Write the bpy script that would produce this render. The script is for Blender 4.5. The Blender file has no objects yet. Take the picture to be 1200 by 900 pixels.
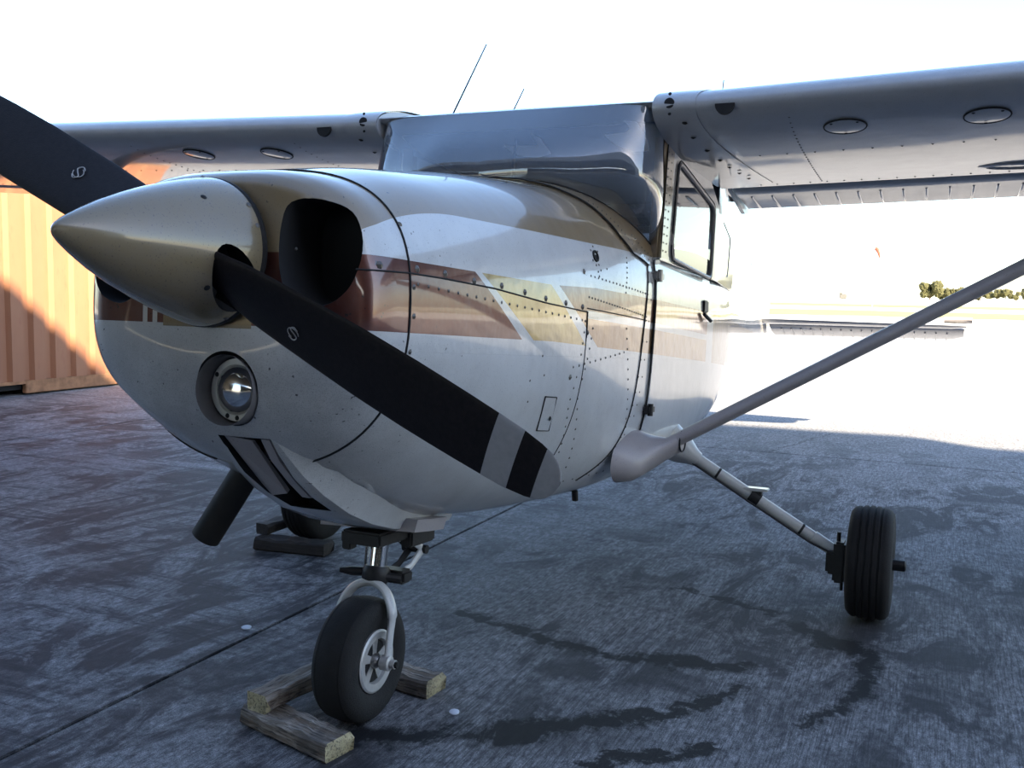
import bpy, bmesh, math, random
from mathutils import Vector, Matrix, noise
random.seed(7)
scene = bpy.context.scene
C = scene.collection
PI = math.pi
# ---------- camera ----------
CAM = (1.4970, -2.5073, 1.2632); YAW, PITCH, ROLL, FPX = 0.4138035, -0.0976244, 0.0183373, 1134.82
cd = bpy.data.cameras.new('camera'); cam = bpy.data.objects.new('camera', cd); C.objects.link(cam)
cd.sensor_width = 36.0; cd.sensor_fit = 'HORIZONTAL'; cd.lens = FPX/1200*36.0; cd.clip_end = 5000; cd.clip_start = .05
cy, sy, cp, sp = math.cos(YAW), math.sin(YAW), math.cos(PITCH), math.sin(PITCH)
fv = Vector((-sy*cp, cy*cp, sp)); rv = Vector((cy, sy, 0)); uv = rv.cross(fv)
r2 = rv*math.cos(ROLL)+uv*math.sin(ROLL); u2 = -rv*math.sin(ROLL)+uv*math.cos(ROLL)
m = Matrix((r2, u2, -fv)).transposed().to_4x4(); m.translation = Vector(CAM); cam.matrix_world = m
scene.camera = cam
# ---------- view, sky and sun ----------
scene.view_settings.view_transform = 'Standard'; scene.view_settings.look = 'None'
scene.view_settings.exposure = 0.0; scene.view_settings.gamma = 1.0; scene.view_settings.use_curve_mapping = False
SUNV = Vector((1.25, -1.0, 0.873)).normalized()
w = bpy.data.worlds.new('sky'); scene.world = w; w.use_nodes = True
nt = w.node_tree; nt.nodes.clear()
wo = nt.nodes.new('ShaderNodeOutputWorld'); bg = nt.nodes.new('ShaderNodeBackground'); sk = nt.nodes.new('ShaderNodeTexSky')
sk.sky_type = 'NISHITA'; sk.sun_disc = False; sk.sun_elevation = math.asin(SUNV.z)
sk.sun_rotation = math.atan2(SUNV.x, SUNV.y); sk.air_density = 1.0; sk.dust_density = 1.0; sk.ozone_density = 2.0; sk.altitude = 20
bg.inputs[1].default_value = 0.52
nt.links.new(sk.outputs[0], bg.inputs[0]); nt.links.new(bg.outputs[0], wo.inputs[0])
sd = bpy.data.lights.new('sun', 'SUN'); so = bpy.data.objects.new('sun', sd); C.objects.link(so)
sd.energy = 31.0; sd.angle = math.radians(.53); sd.color = (1.0, .84, .60)
so.rotation_euler = SUNV.to_track_quat('Z', 'Y').to_euler(); so.location = (20, -30, 30)
# ---------- airframe shape, aircraft coordinates: X left, Y aft, Z up from the propeller axis (metres) ----------
# Y, half width, top z, widest z, bottom z, top exponent, bottom exponent
SEC = [(-0.868,.20,.13,-.06,-.18,2.2,2.2),(-0.866,.27,.155,-.08,-.25,2.4,2.2),(-0.858,.335,.170,-.10,-.31,2.6,2.3),(-0.845,.372,.180,-.11,-.355,2.7,2.3),
 (-0.82,.398,.190,-.12,-.395,2.8,2.3),(-0.78,.412,.200,-.12,-.435,2.8,2.2),(-0.70,.420,.213,-.12,-.492,2.8,2.2),(-0.60,.430,.237,-.12,-.545,2.8,2.1),(-0.50,.440,.257,-.12,-.588,2.8,2.1),
 (-0.30,.460,.288,-.12,-.655,2.8,2.1),(-0.10,.480,.320,-.12,-.700,2.8,2.1),(0.10,.497,.346,-.11,-.725,2.8,2.15),(0.30,.512,.372,-.10,-.735,2.8,2.45),
 (0.50,.527,.396,-.08,-.725,2.9,3.1),(0.70,.537,.405,-.07,-.715,3.0,3.7),(0.90,.540,.41,-.06,-.70,3.0,4.2),(1.3,.540,.41,-.05,-.68,3.,4.4),
 (1.9,.540,.41,-.05,-.65,3.,4.0),(2.4,.51,.40,-.04,-.59,3.,3.4),(3.0,.43,.385,-.02,-.47,2.8,2.8),(4.0,.30,.345,.0,-.31,2.5,2.5),(5.0,.20,.30,.03,-.17,2.3,2.3),
 (6.0,.12,.25,.06,-.05,2.2,2.2),(6.75,.05,.21,.08,0.0,2.,2.)]
def sec(y):
    if y<=SEC[0][0]: return SEC[0][1:]
    for i in range(len(SEC)-1):
        a,b=SEC[i],SEC[i+1]
        if y<=b[0]:
            t=(y-a[0])/(b[0]-a[0])
            # catmull-rom style blend on interior spans
            p=SEC[max(i-1,0)]; n=SEC[min(i+2,len(SEC)-1)]
            out=[]
            for k in range(1,7):
                h=b[0]-a[0]
                m0=(b[k]-p[k])/(b[0]-p[0]) if i>0 else (b[k]-a[k])/h
                m1=(n[k]-a[k])/(n[0]-a[0]) if i+2<len(SEC) else (b[k]-a[k])/h
                if i<5: m0=(b[k]-a[k])/h; m1=m0
                if i==5: m0=(b[k]-a[k])/h
                out.append((2*t**3-3*t**2+1)*a[k]+(t**3-2*t**2+t)*h*m0+(-2*t**3+3*t**2)*b[k]+(t**3-t**2)*h*m1)
            return tuple(out)
    return SEC[-1][1:]
def spt(y,ang,off=0.0):
    """point on the body skin at station y; ang 0 = left widest, +pi/2 = top, -pi/2 = bottom"""
    w,zt,zc,zb,nt,nb=sec(y)
    c,s=math.cos(ang),math.sin(ang)
    if s>=0: n=nt;H=zt-zc
    else: n=nb;H=zc-zb
    x=(w+off)*math.copysign(abs(c)**(2/n),c); z=zc+(H+off)*math.copysign(abs(s)**(2/n),s)
    return (x,y,z)
def side_x(y,z):
    w,zt,zc,zb,nt,nb=sec(y)
    if z>=zc: n=nt;H=zt-zc
    else: n=nb;H=zc-zb
    u=min(1.0,abs(z-zc)/H)
    return w*(1-u**n)**(1/n)
# ---------- node materials ----------
class N:
    """number sockets with arithmetic, for procedural masks"""
    def __init__(s, t, sock): s.t = t; s.s = sock
    def _m(s, op, b=None, c=None):
        n = s.t.nodes.new('ShaderNodeMath'); n.operation = op
        s.t.links.new(s.s, n.inputs[0])
        for i, v in ((1, b), (2, c)):
            if v is None: continue
            if isinstance(v, N): s.t.links.new(v.s, n.inputs[i])
            else: n.inputs[i].default_value = v
        return N(s.t, n.outputs[0])
    def __add__(s, b): return s._m('ADD', b)
    def __sub__(s, b): return s._m('SUBTRACT', b)
    def __mul__(s, b): return s._m('MULTIPLY', b)
    def __truediv__(s, b): return s._m('DIVIDE', b)
    def __gt__(s, b): return s._m('GREATER_THAN', b)
    def __lt__(s, b): return s._m('LESS_THAN', b)
    def max(s, b): return s._m('MAXIMUM', b)
    def min(s, b): return s._m('MINIMUM', b)
    def abs(s): return s._m('ABSOLUTE')
    def pow(s, b): return s._m('POWER', b)
    def inv(s): return s*-1.0+1.0
    def clamp(s):
        r = s._m('ADD', 0.0); r.s.node.use_clamp = True; return r
def xyz(t, scale=None):
    tc = t.nodes.new('ShaderNodeTexCoord'); sp_ = t.nodes.new('ShaderNodeSeparateXYZ')
    t.links.new(tc.outputs['Object'], sp_.inputs[0])
    return tc, [N(t, o) for o in sp_.outputs]
def noise_tex(t, tc, scale, detail=4, rough=.6, stretch=(1, 1, 1), dist=0.0, rot=0.0):
    mp = t.nodes.new('ShaderNodeMapping'); mp.inputs['Scale'].default_value = stretch; mp.inputs['Rotation'].default_value = (0, 0, rot)
    t.links.new(tc.outputs['Object'], mp.inputs[0])
    n = t.nodes.new('ShaderNodeTexNoise'); n.inputs['Scale'].default_value = scale; n.inputs['Detail'].default_value = detail
    n.inputs['Roughness'].default_value = rough; n.inputs['Distortion'].default_value = dist
    t.links.new(mp.outputs[0], n.inputs['Vector']); return N(t, n.outputs[0])
def mix(t, f, a, b):
    n = t.nodes.new('ShaderNodeMix'); n.data_type = 'RGBA'
    if isinstance(f, N): t.links.new(f.s, n.inputs[0])
    else: n.inputs[0].default_value = f
    for i, v in ((6, a), (7, b)):
        if isinstance(v, tuple): n.inputs[i].default_value = (*v, 1)
        else: t.links.new(v, n.inputs[i])
    return n.outputs[2]
def newmat(name):
    m = bpy.data.materials.new(name); m.use_nodes = True
    return m, m.node_tree, m.node_tree.nodes['Principled BSDF']
MATS = {}
def mat(name, col, rough=.5, metal=0.0, coat=0.0, var=.12, scale=30, bump=0.0, bscale=40, spec=.5):
    """plain procedural material: colour broken up by noise, optional fine relief"""
    if name in MATS: return MATS[name]
    m, t, b = newmat(name); tc, _ = xyz(t)
    n = noise_tex(t, tc, scale, 5)
    dark = tuple(c*(1-var*2.2) for c in col); lite = tuple(min(1, c*(1+var*1.6)) for c in col)
    t.links.new(mix(t, n, dark, lite), b.inputs['Base Color'])
    b.inputs['Roughness'].default_value = rough; b.inputs['Metallic'].default_value = metal
    b.inputs['Coat Weight'].default_value = coat; b.inputs['Coat Roughness'].default_value = .08; b.inputs['Specular IOR Level'].default_value = spec
    if bump: add_bump(t, b, noise_tex(t, tc, bscale, 6), bump)
    MATS[name] = m; return m
def add_bump(t, b, h, strength, dist=.01):
    bp = t.nodes.new('ShaderNodeBump'); bp.inputs['Strength'].default_value = strength; bp.inputs['Distance'].default_value = dist
    t.links.new(h.s, bp.inputs['Height']); t.links.new(bp.outputs[0], b.inputs['Normal'])
# ---------- mesh helpers ----------
def link(name, bm, m=None, parent=None, smooth=35, kind=None, label=None):
    me = bpy.data.meshes.new(name)
    bmesh.ops.recalc_face_normals(bm, faces=bm.faces[:])
    bm.to_mesh(me); bm.free()
    o = bpy.data.objects.new(name, me); C.objects.link(o)
    if m is not None:
        for k in (m if isinstance(m, (list, tuple)) else [m]): me.materials.append(k)
    if smooth:
        me.polygons.foreach_set('use_smooth', [True]*len(me.polygons))
        me.set_sharp_from_angle(angle=math.radians(smooth))
    if parent is not None: o.parent = parent
    if kind: o['kind'] = kind
    if label: o['label'] = label
    return o
def tag(o, label, cat, group=None):
    o['label'] = label; o['category'] = cat
    if group: o['group'] = group
    return o
def empty(name, loc=(0, 0, 0), rot=(0, 0, 0), parent=None):
    o = bpy.data.objects.new(name, None); C.objects.link(o); o.location = loc; o.rotation_euler = rot; o.empty_display_size = .1
    if parent: o.parent = parent
    return o
def box(bm, x0, x1, y0, y1, z0, z1, bev=0.0, mi=0):
    b = bmesh.new(); bmesh.ops.create_cube(b, size=1)
    for v in b.verts: v.co = Vector(((x0+x1)/2+v.co.x*(x1-x0), (y0+y1)/2+v.co.y*(y1-y0), (z0+z1)/2+v.co.z*(z1-z0)))
    if bev: bmesh.ops.bevel(b, geom=b.edges[:], offset=bev, segments=2, affect='EDGES')
    for f in b.faces: f.material_index = mi
    merge(bm, b)
def merge(bm, b, M=None):
    if M is not None: bmesh.ops.transform(b, matrix=M, verts=b.verts[:])
    me = bpy.data.meshes.new('tmp'); b.to_mesh(me); b.free(); bm.from_mesh(me); bpy.data.meshes.remove(me)
def frame_of(d):
    d = Vector(d).normalized(); a = Vector((0, 0, 1)) if abs(d.z) < .9 else Vector((1, 0, 0))
    u = d.cross(a).normalized(); return u, d.cross(u).normalized()
def loft(bm, rings, cap0=True, cap1=True, closed=True, mi=0):
    vs = [[bm.verts.new(p) for p in r] for r in rings]
    n = len(rings[0])
    for i in range(len(vs)-1):
        for j in range(n if closed else n-1):
            k = (j+1) % n
            try: f = bm.faces.new((vs[i][j], vs[i][k], vs[i+1][k], vs[i+1][j])); f.material_index = mi
            except ValueError: pass
    if cap0 and closed: bm.faces.new(vs[0][::-1]).material_index = mi
    if cap1 and closed: bm.faces.new(vs[-1]).material_index = mi
    return vs
def tube(bm, pts, r, n=12, caps=True, mi=0, flat=1.0, up=None):
    """sweep; r a number or a list; flat squashes across 'up'"""
    pts = [Vector(p) for p in pts]; rings = []
    d0 = (pts[1]-pts[0]).normalized(); u = None
    if up is not None: u = Vector(up)-d0*Vector(up).dot(d0); u.normalize()
    else: u, _ = frame_of(d0)
    for i, p in enumerate(pts):
        d = (pts[min(i+1, len(pts)-1)]-pts[max(i-1, 0)]).normalized()
        u = (u-d*u.dot(d)).normalized(); v = d.cross(u)
        rr = r[i] if isinstance(r, (list, tuple)) else r
        rings.append([p+u*math.cos(2*PI*k/n)*rr*flat+v*math.sin(2*PI*k/n)*rr for k in range(n)])
    loft(bm, rings, caps, caps, True, mi)
def lathe(bm, c, axis, prof, n=32, mi=0, caps=True):
    """prof: (distance along axis, radius)"""
    c = Vector(c); d = Vector(axis).normalized(); u, v = frame_of(d)
    rings = [[c+d*a+(u*math.cos(2*PI*k/n)+v*math.sin(2*PI*k/n))*max(r, 1e-4) for k in range(n)] for a, r in prof]
    loft(bm, rings, caps, caps, True, mi)
def dome(bm, p, nrm, r, n=6, mi=0):
    p = Vector(p); d = Vector(nrm).normalized(); u, v = frame_of(d)
    ring = [bm.verts.new(p+(u*math.cos(2*PI*k/n)+v*math.sin(2*PI*k/n))*r) for k in range(n)]
    top = bm.verts.new(p+d*r*.55)
    for k in range(n): bm.faces.new((ring[k], ring[(k+1) % n], top)).material_index = mi
def plate(bm, poly, h, nrm, mi=0):
    """flat outline given as 3D points, thickened by h along nrm"""
    nrm = Vector(nrm).normalized()
    loft(bm, [[Vector(p) for p in poly], [Vector(p)+nrm*h for p in poly]], True, True, True, mi)
def solidify(bm, t):
    bmesh.ops.recalc_face_normals(bm, faces=bm.faces[:]); bmesh.ops.solidify(bm, geom=bm.faces[:], thickness=t)
def lerp(a, b, t): return a+(b-a)*t
def interp(tab, x):
    if x <= tab[0][0]: return tab[0][1]
    for (a, va), (b, vb) in zip(tab, tab[1:]):
        if x <= b: return lerp(va, vb, (x-a)/(b-a))
    return tab[-1][1]
def bez(pts, n=8):
    """smooth curve through points"""
    P_ = [Vector(p) for p in pts]; out = []
    for i in range(len(P_)-1):
        a, b = P_[i], P_[i+1]; p = P_[max(i-1, 0)]; q = P_[min(i+2, len(P_)-1)]
        for k in range(n):
            t = k/n; m0 = (b-p)/2; m1 = (q-a)/2
            out.append((2*t**3-3*t**2+1)*a+(t**3-2*t**2+t)*m0+(-2*t**3+3*t**2)*b+(t**3-t**2)*m1)
    out.append(P_[-1]); return out
def boolean(o, cutters):
    for c in cutters:
        md = o.modifiers.new('cut', 'BOOLEAN'); md.operation = 'DIFFERENCE'; md.object = c; md.solver = 'EXACT'
        try: md.material_mode = 'TRANSFER'
        except Exception: pass
    bpy.context.view_layer.update()
    dg = bpy.context.evaluated_depsgraph_get()
    me = bpy.data.meshes.new_from_object(o.evaluated_get(dg)); o.modifiers.clear(); old = o.data; o.data = me
    for c in cutters: bpy.data.objects.remove(c)
    me.polygons.foreach_set('use_smooth', [True]*len(me.polygons)); me.set_sharp_from_angle(angle=math.radians(30))
# ---------- paint ----------
WHITE = (.57, .575, .575); TAN = (.25, .18, .10); BROWN = (.105, .030, .020); GOLD = (.36, .27, .12); LBROWN = (.27, .165, .085)
def speck(t, tc, col, amount=.35):
    """grime: fine dark specks and soft mottling in the paint"""
    f = noise_tex(t, tc, 260, 2, .5); g = noise_tex(t, tc, 9, 6, .65)
    k = ((f-.64)*14.0).clamp()*amount
    c = mix(t, k, col, (.05, .045, .05))
    return mix(t, ((g-.45)*2.2).clamp()*.30, c, (.20, .18, .19))
def paint(name, col, rough=.3, coat=.6, dents=0.0, metal=0.0, amount=.35):
    if name in MATS: return MATS[name]
    m_, t, b = newmat(name); tc, _ = xyz(t)
    cn = t.nodes.new('ShaderNodeRGB'); cn.outputs[0].default_value = (*col, 1)
    t.links.new(speck(t, tc, cn.outputs[0], amount), b.inputs['Base Color'])
    b.inputs['Roughness'].default_value = rough; b.inputs['Coat Weight'].default_value = coat; b.inputs['Coat Roughness'].default_value = .06
    b.inputs['Metallic'].default_value = metal
    if dents: add_bump(t, b, noise_tex(t, tc, 5, 2, .4), dents, .02)
    MATS[name] = m_; return m_
def livery():
    """white airframe with tan top, brown and gold cheat line set off by slanting white gaps"""
    m_, t, b = newmat('livery_paint'); tc, (x, y, z) = xyz(t)
    ax = x.abs()
    q_ = (y*-1.0-.42).max(0.0); tantop = (y*.025+.150)-(q_*q_*.45)
    front = ((ax < .365)._m('MULTIPLY', y < -.80))._m('MULTIPLY', z > -.03)
    notaft = y < 1.0
    tan = ((z > tantop)._m('MAXIMUM', front))._m('MULTIPLY', notaft)
    top = ((y.max(0.0).min(.3))*.045+.003); bot = (y.max(0.0))*-.028-.158
    band = (z > bot)*(z < top)
    d1l = z*-1.512-.418; d1r = z*-1.72-.386; d2l = z*-1.51-.009; d2r = z*-1.70+.046
    brown = band*(y < d1l); gold = band*(y > d1r)*(y < d2l); br2 = band*(y > d2r)*(y < 1.72)
    strip = (z > (y*-.02-.076))*(z < (y*-.02-.052))*(y > .236)
    br2up = br2*(z > (y*-.02-.06))*(strip.inv()); br2lo = br2*(z < (y*-.02-.06))*(strip.inv())
    aft = band*(y > 1.9)
    marks = (y < -.80)*(z < -.085)*(z > -.165)
    stripes = marks*(((x+.185).abs() < .007)+((x+.155).abs() < .007)).clamp()
    patch = marks*(z < -.115)*((x+.005).abs() < .125)
    cn = t.nodes.new('ShaderNodeRGB'); cn.outputs[0].default_value = (*WHITE, 1); c = cn.outputs[0]
    for k, col in ((tan, TAN), (brown, BROWN), (gold, GOLD), (br2up, BROWN), (br2lo, LBROWN), (aft, LBROWN), (stripes, WHITE), (patch, TAN)): c = mix(t, k, c, col)
    # flies and road film on the nose
    nose_ = ((y*-1.0-.15)*1.6).clamp()*((z*-1.0-.12)*6.0).clamp(); bug = noise_tex(t, tc, 75, 2, .5); film = noise_tex(t, tc, 7, 6, .7); gr = noise_tex(t, tc, 420, 2, .6)
    c = mix(t, nose_*((film-.25)*1.4).clamp()*.75, c, (.20, .185, .18)); c = mix(t, nose_*((gr-.50)*5.0).clamp()*.4, c, (.05, .045, .045)); c = mix(t, ((bug-.70)*22.0).clamp()*(y < -.45)*.9, c, (.02, .018, .018))
    t.links.new(speck(t, tc, c), b.inputs['Base Color'])
    b.inputs['Roughness'].default_value = .28; b.inputs['Coat Weight'].default_value = 1.0; b.inputs['Coat Roughness'].default_value = .05
    shiny = (gold+brown+br2up+br2lo).clamp()
    met = shiny*.45; t.links.new(met.s, b.inputs['Metallic'])
    # oil-canned sheet metal: soft waves, stronger round the cheat line aft of the nose cap
    wav = noise_tex(t, tc, 3.2, 3, .5)*((y+.70).max(0.0).min(.8)*.9+.03)+noise_tex(t, tc, 17, 2, .5)*(z < 0.03)*(z > -.2)*(y > -.7)*.20
    add_bump(t, b, wav, .5, .035)
    return m_
M_liv = livery()
M_silver = paint('wing_paint', (.40, .42, .46), .34, .9, .30)
M_span = paint('spinner_paint', (.23, .175, .10), .26, .9, amount=.6)
M_strut = paint('strut_paint', (.36, .33, .33), .38, .2)
M_white = paint('white_enamel', (.58, .58, .57), .3, .4)
M_dark = mat('black_gap', (.008, .008, .010), .8, var=.1)
M_prop = mat('black_propeller_paint', (.016, .012, .013), .46, var=.35, scale=90, bump=.12, bscale=300, spec=.22)
M_proptip = mat('propeller_white_band', (.42, .41, .42), .5, var=.12, scale=60)
M_rub = mat('tyre_rubber', (.007, .0065, .007), .8, var=.3, scale=40, bump=.25, bscale=180)
M_chrome = mat('polished_steel', (.75, .75, .75), .12, 1.0, var=.03)
M_steel = mat('dull_steel', (.33, .32, .31), .38, .9, var=.15)
M_black = mat('greasy_black_metal', (.02, .019, .02), .5, .3, var=.3, scale=60, bump=.1)
M_rivet = mat('rivet_metal', (.12, .11, .10), .45, .5)
M_hub = mat('cast_wheel_metal', (.50, .49, .48), .45, .4, var=.15)
M_inter = mat('cabin_trim', (.035, .035, .042), .8, var=.2)
M_inter2 = mat('seat_fabric', (.10, .095, .10), .85, var=.2)
M_exh = mat('sooty_exhaust', (.014, .012, .012), .7, .2, var=.4)
M_al = mat('bare_aluminium', (.62, .60, .56), .22, 1.0, var=.08, bump=.12, bscale=14)
def glass(name, tint, rough=.02, sky_tint=0.0, gain=1.9):
    m_, t, b = newmat(name); t.nodes.remove(b); out = [n for n in t.nodes if n.type == 'OUTPUT_MATERIAL'][0]
    tr = t.nodes.new('ShaderNodeBsdfTransparent'); tr.inputs[0].default_value = (*tint, 1)
    gl = t.nodes.new('ShaderNodeBsdfGlossy'); gl.inputs['Roughness'].default_value = rough
    fr = t.nodes.new('ShaderNodeFresnel'); fr.inputs[0].default_value = 1.55
    k = (N(t, fr.outputs[0])*gain+.03).clamp()
    if sky_tint:
        df = t.nodes.new('ShaderNodeBsdfDiffuse'); df.inputs[0].default_value = (.60, .72, .92, 1); m0 = t.nodes.new('ShaderNodeMixShader'); m0.inputs[0].default_value = sky_tint  # bluish diffuse share painted into the glass for reflected sky
        t.links.new(tr.outputs[0], m0.inputs[1]); t.links.new(df.outputs[0], m0.inputs[2]); tr = m0
    mx = t.nodes.new('ShaderNodeMixShader'); t.links.new(k.s, mx.inputs[0]); t.links.new(tr.outputs[0], mx.inputs[1]); t.links.new(gl.outputs[0], mx.inputs[2])
    t.links.new(mx.outputs[0], out.inputs[0]); MATS[name] = m_; return m_
M_glass = glass('clear_acrylic', (.90, .93, .97), .03, .17, 2.6); M_glassd = glass('side_window_acrylic', (.92, .94, .96))
# ---------- the aeroplane ----------
AL, HH = 0.0648365, 1.18156
P = empty('airplane', (0, 1.47-1.47*math.cos(AL)+HH*math.sin(AL), HH*math.cos(AL)+1.47*math.sin(AL)), (-AL, 0, 0))
tag(P, 'high-wing light airplane with a tan spinner, two-blade propeller and brown and gold side stripes', 'airplane')
def part(name, bm, m_, parent=None, **k): return link(name, bm, m_, parent or P, **k)
def ang_z(y, z):
    w_, zt, zc, zb, nt_, nb = sec(y)
    if z >= zc: return math.asin(min(1, ((z-zc)/(zt-zc)))**(nt_/2))
    return -math.asin(min(1, ((zc-z)/(zc-zb)))**(nb/2))
def onskin(y, z, off=.0, side=1): return Vector((side*(side_x(y, z)+off), y, z))
def skin_n(y, z, side=1):
    e = .01; a = onskin(y, z, 0, side); du = onskin(y+e, z, 0, side)-a; dv = onskin(y, z+e, 0, side)-a
    n_ = du.cross(dv); n_.normalize()
    return n_ if n_.x*side > 0 else -n_
def seam_line(name, pts, r=.0022, parent=None):
    bm = bmesh.new(); tube(bm, pts, r, 6); return part(name, bm, M_dark, parent)
def rivets(name, pts, r=.0038, m_=None, parent=None, side=1):
    """a row of rivet heads at (y, z) spots on the body side"""
    bm = bmesh.new()
    for y, z in pts: dome(bm, onskin(y, z, .0005, side), skin_n(y, z, side), r)
    return part(name, bm, m_ or M_rivet, parent, kind='stuff', smooth=0)
def row(a, b, n): return [(lerp(a[0], b[0], i/(n-1)), lerp(a[1], b[1], i/(n-1))) for i in range(n)]
def ring(y, n=72, off=0.0): return [Vector(spt(y, 2*PI*k/n, off)) for k in range(n)]
def arc(y, a0, a1, n, off=0.0): return [Vector(spt(y, lerp(a0, a1, k/n), off)) for k in range(n+1)]
# nose cap with its real openings
bm = bmesh.new(); ys = [-.868, -.867, -.866, -.862, -.858, -.852, -.845, -.835, -.82, -.80, -.78, -.75, -.72, -.703]
loft(bm, [ring(y, 96) for y in ys]); nose = part('nose_cap', bm, [M_liv, M_dark], label='front cowling cap with two air inlets and a landing light')
def cutter(build):
    b = bmesh.new(); build(b); bmesh.ops.recalc_face_normals(b, faces=b.faces[:])
    for f in b.faces: f.material_index = 0
    me = bpy.data.meshes.new('c'); b.to_mesh(me); b.free(); o = bpy.data.objects.new('c', me); C.objects.link(o); o.parent = P; me.materials.append(M_dark); return o
inl = [(.200, .080), (.215, .106), (.26, .118), (.315, .108), (.350, .082), (.372, .03), (.372, -.03), (.352, -.075), (.318, -.100), (.27, -.110), (.235, -.100), (.212, -.075), (.198, -.040), (.193, 0), (.194, .045)]
inl = [(p.x, p.y) for p in bez([(a, b, 0) for a, b in inl]+[(*inl[0], 0)], 3)[:-1]]
cut = []
for s in (1, -1):
    def f(b, s=s):
        cx, cz = .275, 0
        R_ = [[Vector((s*(cx+(a-cx)*k), y, cz+(c-cz)*k)) for a, c in inl] for y, k in ((-.90, 1.10), (-.868, 1.07), (-.855, 1.015), (-.84, 1.0), (-.72, 1.0))]
        loft(b, R_)
    cut.append(cutter(f))
cut.append(cutter(lambda b: lathe(b, (.052, 0, -.303), (0, 1, 0), [(-.95, .088), (-.868, .088), (-.855, .083), (-.775, .080)], 40)))
boolean(nose, cut)
bm = bmesh.new(); lathe(bm, (.052, 0, -.303), (0, 1, 0), [(-.870, .0795), (-.80, .0785), (-.80, .076), (-.855, .0775)], 40, caps=False)
light = empty('landing_light', parent=P)
part('light_bucket', bm, paint('bucket_paint', (.16, .15, .15), .6, 0), light)
bm = bmesh.new(); lathe(bm, (.052, 0, -.303), (0, 1, 0), [(-.822, .056), (-.828, .058), (-.828, .071), (-.80, .073), (-.79, .073)], 40, caps=False); part('light_ring', bm, M_hub, light)
bm = bmesh.new(); lathe(bm, (.052, 0, -.303), (0, 1, 0), [(-.846, .0), (-.845, .02), (-.841, .036), (-.832, .050), (-.822, .056), (-.80, .03), (-.79, 0)], 40); part('lamp_lens', bm, M_chrome, light)
for a in (70, 95, 200, 330):
    bm = bmesh.new(); dome(bm, (.052+.064*math.cos(math.radians(a-180)), -.8285, -.303+.064*math.sin(math.radians(a-180))), (0, -1, 0), .006, 8); part('ring_screw', bm, M_dark, light)
# propeller hub side: back plate and spinner
bm = bmesh.new(); lathe(bm, (0, 0, 0), (0, 1, 0), [(-.889, .0), (-.889, .160), (-.885, .1655), (-.878, .1655), (-.876, .150), (-.869, .150), (-.869, .0)], 64); part('spinner_backplate', bm, M_black)
prof = [(-1.288, .004), (-1.285, .010), (-1.278, .017), (-1.262, .028), (-1.23, .046), (-1.18, .071), (-1.12, .096), (-1.06, .118), (-1.00, .137), (-.95, .151), (-.92, .1585), (-.90, .1625), (-.893, .1635)]
bm = bmesh.new(); lathe(bm, (0, 0, 0), (0, 1, 0), [(a, r) for a, r in prof]+[(-.893, .155)], 96); spin = part('spinner', bm, [M_span, M_dark], label='pointed tan spinner')
PHI, YP = 0.440, -.962
def er(r, s=1): return Vector((s*r*1.032*math.cos(PHI), 0, -s*r*1.032*math.sin(PHI)))
cut = []
for s in (1, -1):
    e = er(1, s); tt = Vector((math.sin(PHI), 0, math.cos(PHI)))*s
    def f(b, e=e, tt=tt):
        R_ = []
        for r in (.075, .12, .18, .22):
            ringp = []
            for k in range(28):
                a = 2*PI*k/28; u_ = math.cos(a)*.084-.006; v_ = math.sin(a)*.050
                cdir = tt*.80+Vector((0, -.60, 0)); ndir = tt*.60+Vector((0, .80, 0))
                ringp.append(e*r+Vector((0, YP+.016, 0))+cdir*u_+ndir*v_)
            R_.append(ringp)
        loft(b, R_)
    cut.append(cutter(f))
boolean(spin, cut)
for a in (38, 142, -62, 232, 90, 20, -20, 160, 200):
    ca, sa = math.cos(math.radians(a)), math.sin(math.radians(a))
    bm = bmesh.new(); dome(bm, (.1640*ca, -.900, .1640*sa), (ca, -.25, sa), .006, 8); part('spinner_screw', bm, M_rivet, spin)
for a in (48, -38):
    ca, sa = math.cos(math.radians(a)), math.sin(math.radians(a))
    bm = bmesh.new(); dome(bm, (.138*ca, -.998, .138*sa), (ca, -.3, sa), .007, 8); part('spinner_screw', bm, M_dark, spin)
# blades
BL = [(.06, .085, .046, 48), (.10, .118, .044, 44), (.15, .138, .040, 40), (.20, .146, .034, 36), (.28, .150, .028, 33), (.38, .150, .023, 29), (.50, .152, .018, 26), (.62, .148, .015, 23.5), (.72, .141, .012, 22), (.80, .133, .010, 21), (.86, .124, .009, 20), (.90, .112, .008, 20), (.925, .096, .007, 20), (.940, .074, .006, 20), (.950, .044, .005, 20), (.955, .012, .004, 20)]
def blade_ring(r, s, grow=0.0):
    ch = interp([(a, b) for a, b, c_, d in BL], r)*1.09+grow; th = interp([(a, c_) for a, b, c_, d in BL], r)+grow; be = math.radians(interp([(a, d) for a, b, c_, d in BL], r))
    tt = Vector((math.sin(PHI), 0, math.cos(PHI)))*s
    cdir = tt*math.cos(be)+Vector((0, -math.sin(be), 0)); ndir = tt*math.sin(be)*1+Vector((0, math.cos(be), 0))  # ndir points aft
    rnd = max(0, min(1, (.16-r)/.12)); out = []
    for k in range(28):
        a = 2*PI*k/28; u_ = math.cos(a); v_ = math.sin(a)
        cc = (u_*.5-.05*(1-rnd)); tt_ = th*(.5*v_ if v_ < 0 else lerp(.16, .5, rnd)*v_)
        if r > .9: tt_ = th*.5*v_
        out.append(er(r, s)+Vector((0, YP, 0))+cdir*cc*ch+ndir*tt_*(1-.35*max(0, -u_)))
    return out
prop = empty('propeller', parent=P)
prop['label'] = 'two-blade dark propeller with white bands at the tips'
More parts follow.
